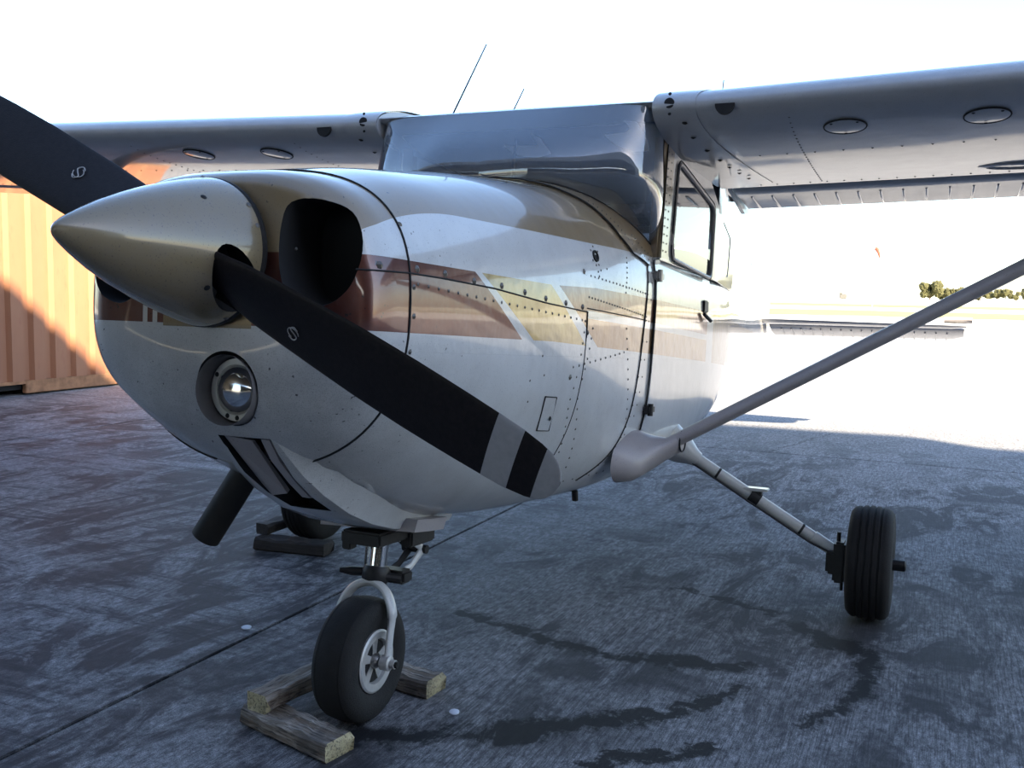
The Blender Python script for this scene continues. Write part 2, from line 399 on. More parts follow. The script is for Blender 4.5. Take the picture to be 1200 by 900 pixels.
for s in (1, -1):
    bm = bmesh.new(); rs = [.06, .08, .10, .13, .16, .20, .24, .28, .33, .38, .44, .50, .56, .62, .68, .74, .80, .83, .86, .88, .90, .915, .925, .933, .94, .946, .950, .953, .955]
    loft(bm, [blade_ring(r, s) for r in rs]); bl = part('propeller_blade', bm, M_prop, prop)
    for a, b_ in ((.805, .862), (.912, .9549)):
        bm = bmesh.new(); q = [r for r in rs if a < r < b_]; loft(bm, [blade_ring(r, s, .0012) for r in [a]+q+[b_]]); part('tip_band', bm, M_proptip, bl)
    # maker's mark: thin oval with a looped stroke
    bm = bmesh.new(); rc = .335; tt = Vector((math.sin(PHI), 0, math.cos(PHI)))*s; be = math.radians(31)
    cdir = tt*math.cos(be)+Vector((0, -math.sin(be), 0)); nd = tt*math.sin(be)+Vector((0, math.cos(be), 0)); c0 = er(rc, s)+Vector((0, YP, 0))-nd*.0142-cdir*.022
    e1 = er(1, s)
    def mk(u_, v_): return c0+e1*(u_*.9)+cdir*v_
    tube(bm, [mk(.016*math.cos(a), .012*math.sin(a)) for a in [2*PI*k/20 for k in range(15)]], .0011, 5)
    tube(bm, [mk(p_[0], p_[1]) for p_ in bez([(.012, .010, 0), (.002, .016, 0), (-.008, .008, 0), (.002, 0, 0), (.010, -.008, 0), (0, -.017, 0), (-.012, -.012, 0)], 5)], .0015, 5)
    part('maker_mark', bm, M_proptip, bl)
# cowlings
SPL = [(-.83, -.030), (-.70, -.025), (-.56, -.026), (-.33, -.032), (-.05, -.051), (.22, -.061), (.24, -.061)]
def strip_loft(ys, f0, f1, n, th=.004):
    b = bmesh.new(); loft(b, [arc(y, f0(y), f1(y), n) for y in ys], False, False, False); solidify(b, th); return b
CY = [-.697+.9345*i/22 for i in range(23)]
g = .0022
ucowl = part('upper_cowling', strip_loft(CY, lambda y: ang_z(y, interp(SPL, y)+g), lambda y: PI-ang_z(y, interp(SPL, y)+g), 56), M_liv, label='upper cowling, tan on top and white at the side')
lc = strip_loft(CY, lambda y: -PI-ang_z(y, interp(SPL, y)-g), lambda y: ang_z(y, interp(SPL, y)-g), 64)
lcowl = part('lower_cowling', lc, [M_liv, M_dark], label='lower cowling, brown and gold stripe above white')
# central chin with the carburettor air scoop
CH = [(-.795, -.035, .140, -.36, -.412), (-.76, -.042, .150, -.40, -.452), (-.70, -.052, .160, -.44, -.510), (-.62, -.062, .165, -.47, -.565), (-.50, -.075, .160, -.52, -.626), (-.36, -.088, .145, -.58, -.676), (-.22, -.10, .125, -.62, -.712), (-.08, -.105, .115, -.64, -.735), (.06, -.11, .11, -.64, -.745), (.16, -.11, .11, -.64, -.745)]
def chin_ring(y, x0, x1, zt_, zb_):
    r_ = .022; return [Vector(q) for q in ((x0-.035, y, zt_), (x0, y, zb_+r_), (x0+.008, y, zb_+.006), (x0+r_, y, zb_), ((x0+x1)/2, y, zb_-.004), (x1-r_, y, zb_), (x1-.008, y, zb_+.006), (x1, y, zb_+r_), (x1+.045, y, zt_))]
bm = bmesh.new(); loft(bm, [chin_ring(*c_) for c_ in CH]); chin = part('air_scoop', bm, [M_liv, M_dark], label='chin under the nose with a dark air scoop')
def scut(b):
    loft(b, [[Vector((x0, y, zt_)), Vector((x1, y, zt_)), Vector((x1, y, zb_)), Vector((x0, y, zb_))] for y, x0, x1, zt_, zb_ in ((-.86, -.015, .125, -.412, -.52), (-.72, -.02, .125, -.412, -.60), (-.46, .0, .115, -.50, -.618))])
boolean(chin, [cutter(scut)]); boolean(nose, [cutter(scut)]); boolean(lcowl, [cutter(scut)])
bm = bmesh.new(); loft(bm, [[Vector((x, y-.004, z_)), Vector((x+.026, y-.006, z_)), Vector((x+.026, y+.004, z_)), Vector((x, y+.006, z_))] for x, y, z_ in ((.092, -.782, -.415), (.088, -.735, -.47), (.084, -.66, -.53), (.082, -.60, -.572))]); part('scoop_frame', bm, M_strut, chin)
for x0, x1 in ((-.014, .034),):
    bm = bmesh.new(); loft(bm, [[Vector((a, -.788, -.413)), Vector((b_, -.765, -.415)), Vector((b_, -.62, -.555)), Vector((a, -.655, -.55))], [Vector((a, -.77, -.405)), Vector((b_+.004, -.75, -.41)), Vector((b_+.004, -.60, -.545)), Vector((a, -.63, -.54))]] if False else [[Vector((x0, -.785, -.414)), Vector((x1, -.745, -.425)), Vector((x1, -.735, -.425)), Vector((x0, -.775, -.41))], [Vector((x0, -.60, -.578)), Vector((x1, -.60, -.568)), Vector((x1, -.59, -.56)), Vector((x0, -.59, -.57))]]); part('scoop_vane', bm, M_strut, chin)
bm = bmesh.new(); box(bm, .02, .105, -.68, -.67, -.475, -.415); part('scoop_filter', bm, paint('filter_grey', (.16, .14, .14), .8, 0), chin)
# cowl exit lip
bm = bmesh.new(); loft(bm, [[Vector((-.16, y, z_)), Vector((.16, y, z_+.012)), Vector((.17, y, z_+.05)), Vector((-.16, y, z_+.05))] for y, z_ in ((-.17, -.732), (-.08, -.742), (.01, -.750))]); part('cowl_exit_lip', bm, M_strut)
# seams round the cowlings
seam_line('nose_seam', [Vector(spt(-.700, a, .0006)) for a in [lerp(-1.35, PI+1.35, k/80) for k in range(81)]], .0028)
for s in (1, -1):
    seam_line('split_seam', [onskin(y, interp(SPL, y), .0006, s) for y in [-.845+1.08*k/50 for k in range(51)]], .0022)
    seam_line('firewall_seam', [onskin(.2365, lerp(-.062, -.52, k/40), .0004, s) for k in range(41)], .0016)
rivets('camlock_row', [(y, interp(SPL, y)+.012) for y in (-.80, -.67, -.558, -.296, -.05, .08, .20)], .0095)
rivets('camlock_row', [(-.43, -.021), (-.173, -.030)], .0095)
rivets('camlock_ring', [(-.690, .085), (-.686, -.055), (-.684, -.12), (-.684, -.20)], .007)
rivets('rivet_row', row((-.67, -.048), (.20, -.088), 22), .0045)
rivets('collar_screws', [(-.8668, .01)], .004)
for x in (.190, .215, .243):
    bm = bmesh.new()
for i, x in enumerate((-.165, -.14, -.115, .168, .176)): pass
# fuselage behind the firewall
bm = bmesh.new(); ys = [.2376, .28, .33, .38, .44, .495]
WB = [(.495, 0.0), (.52, .22), (.56, .31), (.60, .355), (.66, .395), (.70, .42), (.76, .472), (.87, .499), (.94, .506), (1.0, .52)]
def atop(y):
    if y <= .495: return PI/2
    w_, zt, zc, zb, nt_, nb = sec(y)
    if y < .94: return math.acos(min(1, interp(WB, y)/w_)**(nt_/2))
    return ang_z(y, .165)
def half(y, s, n=44):
    a1 = atop(y); return [Vector((s*p_[0], p_[1], p_[2])) for p_ in [spt(y, lerp(-PI/2, a1, k/n)) for k in range(n+1)]]
ys += [.51, .53, .56, .60, .64, .68, .72, .76, .80, .85, .90, .94, .96, 1.1, 1.3, 1.6, 1.9, 2.2, 2.45, 2.58]
for s in (1, -1): loft(bm, [half(y, s) for y in ys], False, False, False)
ty = [2.58, 2.8, 3.0, 3.3, 3.7, 4.1, 4.6, 5.0, 5.5, 6.0, 6.4, 6.75]
for s in (1, -1):
    loft(bm, [[Vector((s*p_[0], p_[1], p_[2])) for p_ in [spt(y, lerp(-PI/2, PI/2, k/44)) for k in range(45)]] for y in ty], False, False, False)
bmesh.ops.remove_doubles(bm, verts=bm.verts[:], dist=.0008)
fus = part('fuselage', bm, M_liv, smooth=40, label='white fuselage with brown and tan stripe')
# cabin inside
cab = empty('cabin_interior', parent=P)
def plate_mat():
    m_, t, b = newmat('pale_sheet'); out = [n for n in t.nodes if n.type == 'OUTPUT_MATERIAL'][0]; t.nodes.remove(b)
    d = t.nodes.new('ShaderNodeBsdfDiffuse'); d.inputs[0].default_value = (.9, .9, .9, 1); l = t.nodes.new('ShaderNodeBsdfTranslucent'); l.inputs[0].default_value = (.9, .9, .88, 1)
    mx = t.nodes.new('ShaderNodeMixShader'); mx.inputs[0].default_value = .15; t.links.new(d.outputs[0], mx.inputs[1]); t.links.new(l.outputs[0], mx.inputs[2]); t.links.new(mx.outputs[0], out.inputs[0]); return m_
M_plate = plate_mat()
bm = bmesh.new(); loft(bm, [[Vector((x, y, z_)) for y, z_ in ((.84, .655), (1.0, .615), (1.5, .590), (2.35, .605), (2.35, .60), (1.5, .583), (1.0, .607), (.84, .648))] for x in (-.53, .53)]); part('headliner', bm, M_inter, cab)
bm = bmesh.new()
for s in (1, -1):
    loft(bm, [[Vector((s*(abs(q.x)-.018), q.y, q.z)) for q in [Vector(spt(y, lerp(-PI/2, ang_z(y, .155), k/16))) for k in range(17)]] for y in (.95, 1.3, 1.7, 2.1, 2.5)], False, False, False)
box(bm, -.42, .42, .62, 2.3, -.44, -.43); box(bm, -.42, .42, .60, .62, -.44, .22); part('cabin_lining', bm, M_inter, cab)
bm = bmesh.new()
R_ = []
for y, k in ((.54, .80), (.66, .82), (.80, .88), (.93, .9)):
    w_ = interp(WB, y)*k+.02; z0 = sec(.5)[1]
    R_.append([Vector((w_*math.cos(a), y, .23+(z0-.06-.23+ .05*(y-.54))*max(0, math.sin(a))**.6)) for a in [PI*i/14 for i in range(15)]]+[Vector((-w_, y, .20)), Vector((w_, y, .20))])
loft(bm, R_); part('instrument_panel', bm, M_inter, cab)
for x in (-.24, .24):
    st = bmesh.new(); box(st, x-.21, x+.21, 1.22, 1.72, -.42, -.28, .04); b2 = bmesh.new(); box(b2, x-.20, x+.20, -.05, .06, 0, .46, .04)
    merge(st, b2, Matrix.Translation((0, 1.68, -.30)) @ Matrix.Rotation(math.radians(-12), 4, 'X')); part('seat', st, M_inter2, cab)
    yk = bmesh.new(); tube(yk, bez([(x-.13, 1.02, .20), (x-.12, 1.0, .06), (x, 1.0, .04), (x+.12, 1.0, .06), (x+.13, 1.02, .20)], 6), .013, 8); tube(yk, [(x, 1.0, .05), (x, .80, .08)], .012, 8); part('control_yoke', yk, M_inter, cab)
st = bmesh.new(); box(st, -.44, .44, 2.05, 2.45, -.42, -.26, .04); box(st, -.44, .44, 2.42, 2.52, -.26, .12, .04); part('rear_bench', st, M_inter2, cab)
bm = bmesh.new(); box(bm, -.03, .03, .735, .79, .40, .455, .01); tube(bm, [(0, .76, .45), (0, .78, .60)], .006, 8); part('compass', bm, M_dark, cab)
for s in (-1, 1):  # two pale notched plates close behind the windscreen
    V_ = ((.342, .608), (.362, .588), (.389, .569), (.425, .552), (.455, .544), (.485, .542), (.512, .545), (.508, .570), (.493, .605), (.475, .632), (.459, .651), (.411, .656), (.425, .642), (.438, .627), (.423, .613)) if s == 1 else ((-.056, .584), (-.035, .564), (-.005, .550), (.035, .540), (.083, .537), (.134, .548), (.112, .578), (.09, .607), (.051, .628), (.070, .600), (.086, .580))
    bm = bmesh.new(); plate(bm, [(x, .80, z_) for x, z_ in V_], .006, (0, 1, 0)); part('pale_plate', bm, M_plate, cab)
# windscreen
def sint(tab, x, h_=.07):
    return sum(interp(tab, min(1.0, max(0.0, x+d_*h_))) for d_ in (-1, -.5, 0, .5, 1))/5
def wbase(s_):
    """s_ -1..1 across the screen"""
    a = abs(s_); tab = [(0, (.0, .50)), (.3, (.22, .523)), (.5, (.34, .585)), (.62, (.40, .665)), (.72, (.455, .738)), (.84, (.495, .86)), (1.0, (.509, .94))]
    h_ = .07*min(1, (1-a)/.15)*min(1, a/.1); x = sint([(k, v_[0]) for k, v_ in tab], a, h_); y = sint([(k, v_[1]) for k, v_ in tab], a, h_)
    w_, zt, zc, zb, nt_, nb = sec(y); z_ = zc+(zt-zc)*(1-min(1, x/w_)**nt_)**(1/nt_)
    return Vector((math.copysign(x, s_), y, z_))
def wtop(s_):
    a = abs(s_); tab = [(0, (.0, .705, .698)), (.4, (.27, .705, .698)), (.7, (.47, .705, .694)), (.86, (.545, .715, .680)), (.94, (.558, .80, .625)), (1.0, (.548, .875, .590))]
    h_ = .06*min(1, (1-a)/.15)*min(1, a/.1); return Vector((math.copysign(sint([(k, v_[0]) for k, v_ in tab], a, h_), s_), sint([(k, v_[1]) for k, v_ in tab], a, h_), sint([(k, v_[2]) for k, v_ in tab], a, h_)))
bm = bmesh.new(); R_ = []
for i in range(97):
    s_ = -1+2*i/96; a, b_ = wbase(s_), wtop(s_); col = []
    for j in range(19):
        t_ = j/18; q = a.lerp(b_, t_); bul = 1.9*(1-t_)*(1-(1-t_)**4); e_ = abs(s_)
        q.y -= bul*sint([(0, .045), (.5, .06), (.78, .115), (.9, .07), (1.0, .0)], e_, .09*min(1, (1-e_)/.15)); q.x += math.copysign(bul*sint([(0, 0), (.5, .01), (.8, .046), (.9, .052), (1.0, .022)], e_, .09*min(1, (1-e_)/.15)), s_); q.z += bul*.012; col.append(q)
    R_.append(col)
loft(bm, R_, False, False, False); part('windscreen', bm, M_glass, smooth=60, label='clear wrap-around windscreen with bluish reflections')
# fairing strip below the windscreen
BS = [(0, .335), (.3, .36), (.5, .44), (.62, .50), (.72, .545), (.84, .66), (1.0, .80)]
bm = bmesh.new(); R_ = []
def fairpt(s_, t_, off):
    b_ = wbase(s_); a = abs(s_)
    # lower edge on the body
    tab = [(0, 0.0, .40), (.3, .20, .405), (.5, .335, .435), (.62, .40, .485), (.72, .448, .52), (.84, .49, .575), (.92, .515, .66), (1.0, .526, .81)]
    x = interp([(k, u_) for k, u_, v_ in tab], a); y = interp([(k, v_) for k, u_, v_ in tab], a)
    w_, zt, zc, zb, nt_, nb = sec(y); z_ = zc+(zt-zc)*(1-min(1, x/w_)**nt_)**(1/nt_)
    lo = Vector((math.copysign(x, s_), y, z_)); q = lo.lerp(b_, t_)
    w_, zt, zc, zb, nt_, nb = sec(q.y); k = (abs(q.x)/w_)**nt_+(max(0, q.z-zc)/(zt-zc))**nt_
    f_ = (1/k)**(1/nt_) if k > 0 else 1
    if a > .5 or True: q = Vector((q.x*f_, q.y, zc+(q.z-zc)*f_))
    n_ = Vector((q.x*.8, -.12, .25)).normalized() if a > .3 else Vector((0, -.1, 1))
    return q+n_*off
for i in range(73):
    s_ = -1+2*i/72; R_.append([fairpt(s_, t_, .005+.004*t_) for t_ in (0, .2, .4, .6, .8, 1)])
loft(bm, R_, False, False, False); solidify(bm, .003); wf = part('windscreen_fairing', bm, M_liv)
seam_line('fairing_seam', [fairpt(-1+2*i/72, 0, .006) for i in range(73)], .0026, wf)
seam_line('windscreen_seal', [fairpt(-1+2*i/72, 1, .010) for i in range(73)], .0030, wf)
bm = bmesh.new()
for i in range(16):
    s_ = .60+.385*i/15
    for t_ in ((.18,) if i < 9 else (.18, .45)): q = fairpt(s_, t_, .0095); dome(bm, q, (1, -.1, .3), .0042)
part('fairing_rivets', bm, M_rivet, wf, kind='stuff', smooth=0)
# vent and sender plate on the left boot cowl
bm = bmesh.new(); q = onskin(.327, .119, .001); n_ = skin_n(.327, .119); lathe(bm, q, n_, [(-.002, .019), (.003, .019), (.004, .014), (-.001, .012), (-.001, 0)], 20); part('round_vent', bm, M_dark)
rivets('vent_screws', [(.327+.030*math.cos(a), .119+.030*math.sin(a)) for a in (0.6, 1.6, 2.6, 3.7, 4.5, 5.2)], .0045)
rivets('vent_screws', [(.33, .070), (.335, .056), (.352, .076), (.40, .085)], .0042)
rivets('stud', [(.22, .061)], .0095)
rivets('rivet_row', row((.27, .052), (.79, .030), 19), .0042); rivets('rivet_row', row((.588, .140), (.556, .02), 8), .004)
rivets('rivet_row', row((.25, -.015), (.78, -.050), 24), .0040)
rivets('rivet_row', row((.224, -.09), (.19, -.33), 8), .0045); rivets('rivet_row', row((.195, -.36), (.27, -.53), 7), .0045)
rivets('rivet_row', row((.285, -.11), (.235, -.30), 7), .0045); rivets('rivet_row', row((.24, -.33), (.36, -.56), 8), .0045)
rivets('rivet_row', row((.165, -.231), (.56, -.180), 11), .0045); rivets('rivet_row', row((.574, -.10), (.655, -.41), 10), .0045)
rivets('rivet_row', row((.665, -.44), (.72, -.55), 5), .004); rivets('rivet_row', row((.42, -.615), (.66, -.60), 6), .004)
rivets('rivet_row', [(-.05, -.20), (-.10, -.27), (-.08, -.33), (-.02, -.255), (-.12, -.40)], .004)
rivets('stud', [(.155, -.262)], .010); rivets('stud', [(.245, -.125)], .009)
# boot skin seam just ahead of the door, service panel
SEAM = [(.805, .145), (.79, .075), (.745, -.139), (.70, -.319), (.66, -.44), (.60, -.54), (.50, -.62)]
SM = [(p_.x, p_.y) for p_ in bez([(a, b_, 0) for a, b_ in SEAM], 6)]
seam_line('skin_seam', [onskin(y, z_, .0015) for y, z_ in SM], .0026); rivets('rivet_row', [(y+.012, z_) for y, z_ in SM[::2]], .004); rivets('rivet_row', [(y+.055, z_) for y, z_ in SM[2:24:2]], .004)
seam_line('belt_seam', [onskin(y, lerp(-.050, -.063, (y-.237)/.55), .001) for y in [.237+.55*k/12 for k in range(13)]], .0018)
seam_line('lap_seam', [onskin(.237, lerp(-.06, -.14, k/6), .001) for k in range(7)], .0022)
PB = [(.017, -.318), (.092, -.322), (.118, -.425), (.042, -.420)]
bm = bmesh.new(); R_ = [[onskin(y, z_, .0030) for y, z_ in [(lerp(a[0], b_[0], k/6), lerp(a[1], b_[1], k/6)) for k in range(7)]] for a, b_ in ((PB[0], PB[1]), ((.025, -.344), (.099, -.348)), ((.034, -.38), (.109, -.385)), (PB[3], PB[2]))]
loft(bm, R_, False, False, False); solidify(bm, .002); sp_ = part('service_door', bm, M_liv)
o_ = seam_line('door_gap', [onskin(y, z_, .0028) for y, z_ in PB+PB[:1]], .0022, sp_); bm = bmesh.new(); dome(bm, onskin(.092, -.385, .004), (1, 0, 0), .008, 8); part('latch', bm, M_dark, sp_)
# cabin doors
def side_plate(bm, outer, inner, x_of, s, th=.004):
    """frame of sheet metal between an outer outline and a window hole, both (y, z)"""
    n = len(inner)
    # resample outer by angle around the hole's centre
    cy_ = sum(p_[0] for p_ in inner)/n; cz_ = sum(p_[1] for p_ in inner)/n
    def hit(ang):
        d = (math.cos(ang), math.sin(ang)); best = None
        for i in range(len(outer)):
            a = outer[i]; b_ = outer[(i+1) % len(outer)]; ex, ey = b_[0]-a[0], b_[1]-a[1]; den = d[0]*ey-d[1]*ex
            if abs(den) < 1e-9: continue
            t_ = ((a[0]-cy_)*ey-(a[1]-cz_)*ex)/den; u_ = ((a[0]-cy_)*d[1]-(a[1]-cz_)*d[0])/den
            if t_ > 0 and -1e-6 <= u_ <= 1+1e-6 and (best is None or t_ < best): best = t_
        return (cy_+d[0]*best, cz_+d[1]*best)
    angs = [math.atan2(p_[1]-cz_, p_[0]-cy_) for p_ in inner]
    outr = [hit(a) for a in angs]
    # snap nearest samples to the true corners
    for c_ in outer:
        i = min(range(n), key=lambda k: (outr[k][0]-c_[0])**2+(outr[k][1]-c_[1])**2); outr[i] = c_
    R_ = []
    for off in (0, th): R_ += [[Vector((s*(x_of(y, z_)+off), y, z_)) for y, z_ in (outr if off == 0 else inner)]] if False else []
    rings = [[Vector((s*(x_of(*p_)+o__), *p_)) for p_ in q] for q, o__ in ((outr, 0), (outr, th), (inner, th), (inner, 0))]
    vs = loft(bm, rings, False, False, True)
    for j in range(n):
        k = (j+1) % n
        try: bm.faces.new((vs[3][j], vs[3][k], vs[0][k], vs[0][j]))
        except ValueError: pass
def rrect(pts, r=.05, n=5):
    out = []; m_ = len(pts)
    for i in range(m_):
        p_, a, b_ = Vector(pts[i]), Vector(pts[i-1]), Vector(pts[(i+1) % m_]); u_ = (a-p_).normalized(); v_ = (b_-p_).normalized()
        for k in range(n+1):
            t_ = k/n; out.append(tuple((p_+u_*r)*(1-t_)**2+p_*2*t_*(1-t_)+(p_+v_*r)*t_**2))
        q0 = p_+v_*r; q1 = b_+(p_-b_).normalized()*r
        for k in range(1, 5): out.append(tuple(q0.lerp(q1, k/5)))
    return out
def xcab(y, z_): return interp([(.16, .541), (.60, .548)], z_)-max(0, y-1.9)*.10
for s in (1, -1):
    d = empty('cabin_door', parent=P)
    if s == 1: d['label'] = 'left cabin door with window, hinges and brown stripe'
    # lower skin, a pressing a few millimetres proud
    bm = bmesh.new(); zs = [.165, .08, .0, -.08, -.16, -.24, -.32, -.40, -.48, -.54]
    def yf(z_): return interp([(-.54, .80), (-.38, .842), (-.07, .868), (.165, .885)], z_)
    loft(bm, [[onskin(lerp(yf(z_), 1.80-max(0, -.2-z_)*.35, k/14), z_, .006, s) for k in range(15)] for z_ in zs], False, False, False); solidify(bm, -.004 if s == 1 else .004); part('door_skin', bm, M_liv, d)
    # upper frame and window
    inner = rrect([(1.03, .185), (1.745, .165), (1.735, .478), (1.06, .555)][::1], .055)
    bm = bmesh.new(); side_plate(bm, [(.885, .165), (1.83, .165), (1.83, .50), (1.62, .585), (.905, .60)], inner, xcab, s, .008); df = part('door_frame', bm, M_liv, d)
    bm = bmesh.new(); tube(bm, [Vector((s*(xcab(*p_)+.010), *p_)) for p_ in inner+inner[:2]], .008, 8, caps=False); part('window_trim', bm, M_strut, d)
    bm = bmesh.new(); tube(bm, [Vector((s*(xcab(*p_)+.013), *p_)) for p_ in [(cy_*1.0, cz_) for cy_, cz_ in rrect([(1.018, .173), (1.757, .153), (1.747, .488), (1.048, .567)], .06)]+[(1.018+.06, .173)]], .0022, 6); part('trim_gap', bm, M_dark, d)
    bm = bmesh.new(); vs_ = [bm.verts.new(Vector((s*(xcab(*p_)+.004), *p_))) for p_ in inner]; bm.faces.new(vs_); part('door_window', bm, M_glassd, d, smooth=0)
    bm = bmesh.new(); pts = [onskin(yf(z_)-.003, z_, .006, s) for z_ in (-.54, -.45, -.38, -.25, -.1, 0, .1, .16)]+[Vector((s*.552, .884, .17)), Vector((s*.556, .903, .60))]; tube(bm, pts, .0020, 6); part('door_gap', bm, M_dark, d)
    bm = bmesh.new()
    for k in range(13):
        z_ = .20+k*.030
        for y in (.918, .962): dome(bm, (s*(xcab(y, z_)+.009), y, z_), (s, 0, 0), .0042)
    part('frame_rivets', bm, M_rivet, d, kind='stuff', smooth=0)
    rv = [(y, z_) for z_ in (.1, .05, 0, -.05, -.1, -.15, -.2, -.26, -.32) for y in (.915,)]
    bm = bmesh.new()
    for y, z_ in rv: dome(bm, onskin(y, z_, .007, s), (s, 0, 0), .0040)
    part('skin_rivets', bm, M_rivet, d, kind='stuff', smooth=0)
    for (y, z_) in ((.905, .105), (.862, -.385)):
        bm = bmesh.new(); c_ = onskin(y, z_, .010, s); b2 = bmesh.new(); box(b2, -.012, .012, -.045, .045, -.016, .016, .006); merge(bm, b2, Matrix.Translation(c_)); tube(bm, [c_+Vector((s*.012, -.02, -.022)), c_+Vector((s*.012, -.02, .022))], .010, 10); part('door_hinge', bm, M_steel if z_ > 0 else M_black, d)
    bm = bmesh.new(); c_ = onskin(1.66, .035, .012, s); b2 = bmesh.new(); box(b2, -.006, .006, -.04, .04, -.028, .028, .005); merge(bm, b2, Matrix.Translation(c_)); tube(bm, [c_+Vector((s*.01, -.06, -.035)), c_+Vector((s*.02, .03, -.06))], .008, 8); part('door_handle', bm, M_black, d)
    # rear cabin side
    inner = rrect([(1.98, .21), (2.38, .22), (2.40, .42), (1.98, .46)], .05)
    bm = bmesh.new(); side_plate(bm, [(1.835, .165), (2.60, .165), (2.72, .42), (2.42, .645), (1.835, .625)], inner, xcab, s, .006); rp = part('rear_cabin_side', bm, M_liv)
    bm = bmesh.new(); bm.faces.new([bm.verts.new(Vector((s*(xcab(*p_)+.003), *p_))) for p_ in inner]); part('rear_side_window', bm, M_glassd, rp, smooth=0)
# front post
for s in (1, -1):
    bm = bmesh.new(); R_ = [[Vector((s*x, y, z_)) for x, y in ((.50+k, .895), (.535+k, .880), (.545+k, .905), (.52+k, .935))] for z_, k in ((.15, .0), (.35, .004), (.61, .01))]; loft(bm, R_); part('windscreen_post', bm, M_liv)
# roof over the cabin
RP = [(.700, .690), (.74, .704), (.85, .728), (1.0, .748), (1.3, .765), (1.7, .745), (2.1, .70), (2.4, .66), (2.42, .63), (2.0, .61), (1.5, .60), (1.0, .625), (.80, .668), (.72, .678)]
bm = bmesh.new(); loft(bm, [[Vector((x, y, z_)) for y, z_ in RP] for x in (-.552, -.3, 0, .3, .552)]); part('cabin_roof', bm, M_silver)
bm = bmesh.new(); R_ = []
for i in range(21):
    a = -1+2*i/20; R_.append([Vector((a*interp([(0, .50), (1, .455)], t_), lerp(2.40, 2.66+.0*a, t_)-.10*(abs(a)**3)*(1-t_), lerp(.640, .405, t_)-.03*abs(a)**4)) for t_ in [k/6 for k in range(7)]])
loft(bm, R_, False, False, False); part('rear_window', bm, M_glassd)
# ---------- wings ----------
def foil(n=18, xc=.72):
    def yt(x): return .6*(.2969*math.sqrt(x)-.1260*x-.3516*x*x+.2843*x**3-.1036*x**4)
    def yc(x): return (.02/.16)*(.8*x-x*x) if x < .4 else (.02/.36)*(.2+.8*x-x*x)
    xs = [xc*(1-math.cos(PI/2*i/n)) for i in range(n+1)]
    return [(x, yc(x)+yt(x)) for x in xs[::-1]]+[(x, yc(x)-yt(x)) for x in xs[1:]]
INC = math.radians(2.6)
def wst(X):
    ax = abs(X); ch = 1.63 if ax < 2.6 else lerp(1.63, 1.12, (ax-2.6)/2.85)
    return ch, .685+(0 if ax < 2.6 else (ax-2.6)/2.85*.10), .668+(ax-.56)*.030
def wp(X, xc_, zc_, off=0.0):
    ch, ly, lz = wst(X); a = xc_*ch; b_ = zc_*ch
    return Vector((X, ly+a*math.cos(INC)+b_*math.sin(INC), lz-a*math.sin(INC)+b_*math.cos(INC)+off))
FO = foil()
def zlow(x): 
    yt = .6*(.2969*math.sqrt(x)-.1260*x-.3516*x*x+.2843*x**3-.1036*x**4); yc = (.02/.16)*(.8*x-x*x) if x < .4 else (.02/.36)*(.2+.8*x-x*x); return yc-yt
def zup(x):
    yt = .6*(.2969*math.sqrt(x)-.1260*x-.3516*x*x+.2843*x**3-.1036*x**4); yc = (.02/.16)*(.8*x-x*x) if x < .4 else (.02/.36)*(.2+.8*x-x*x); return yc+yt
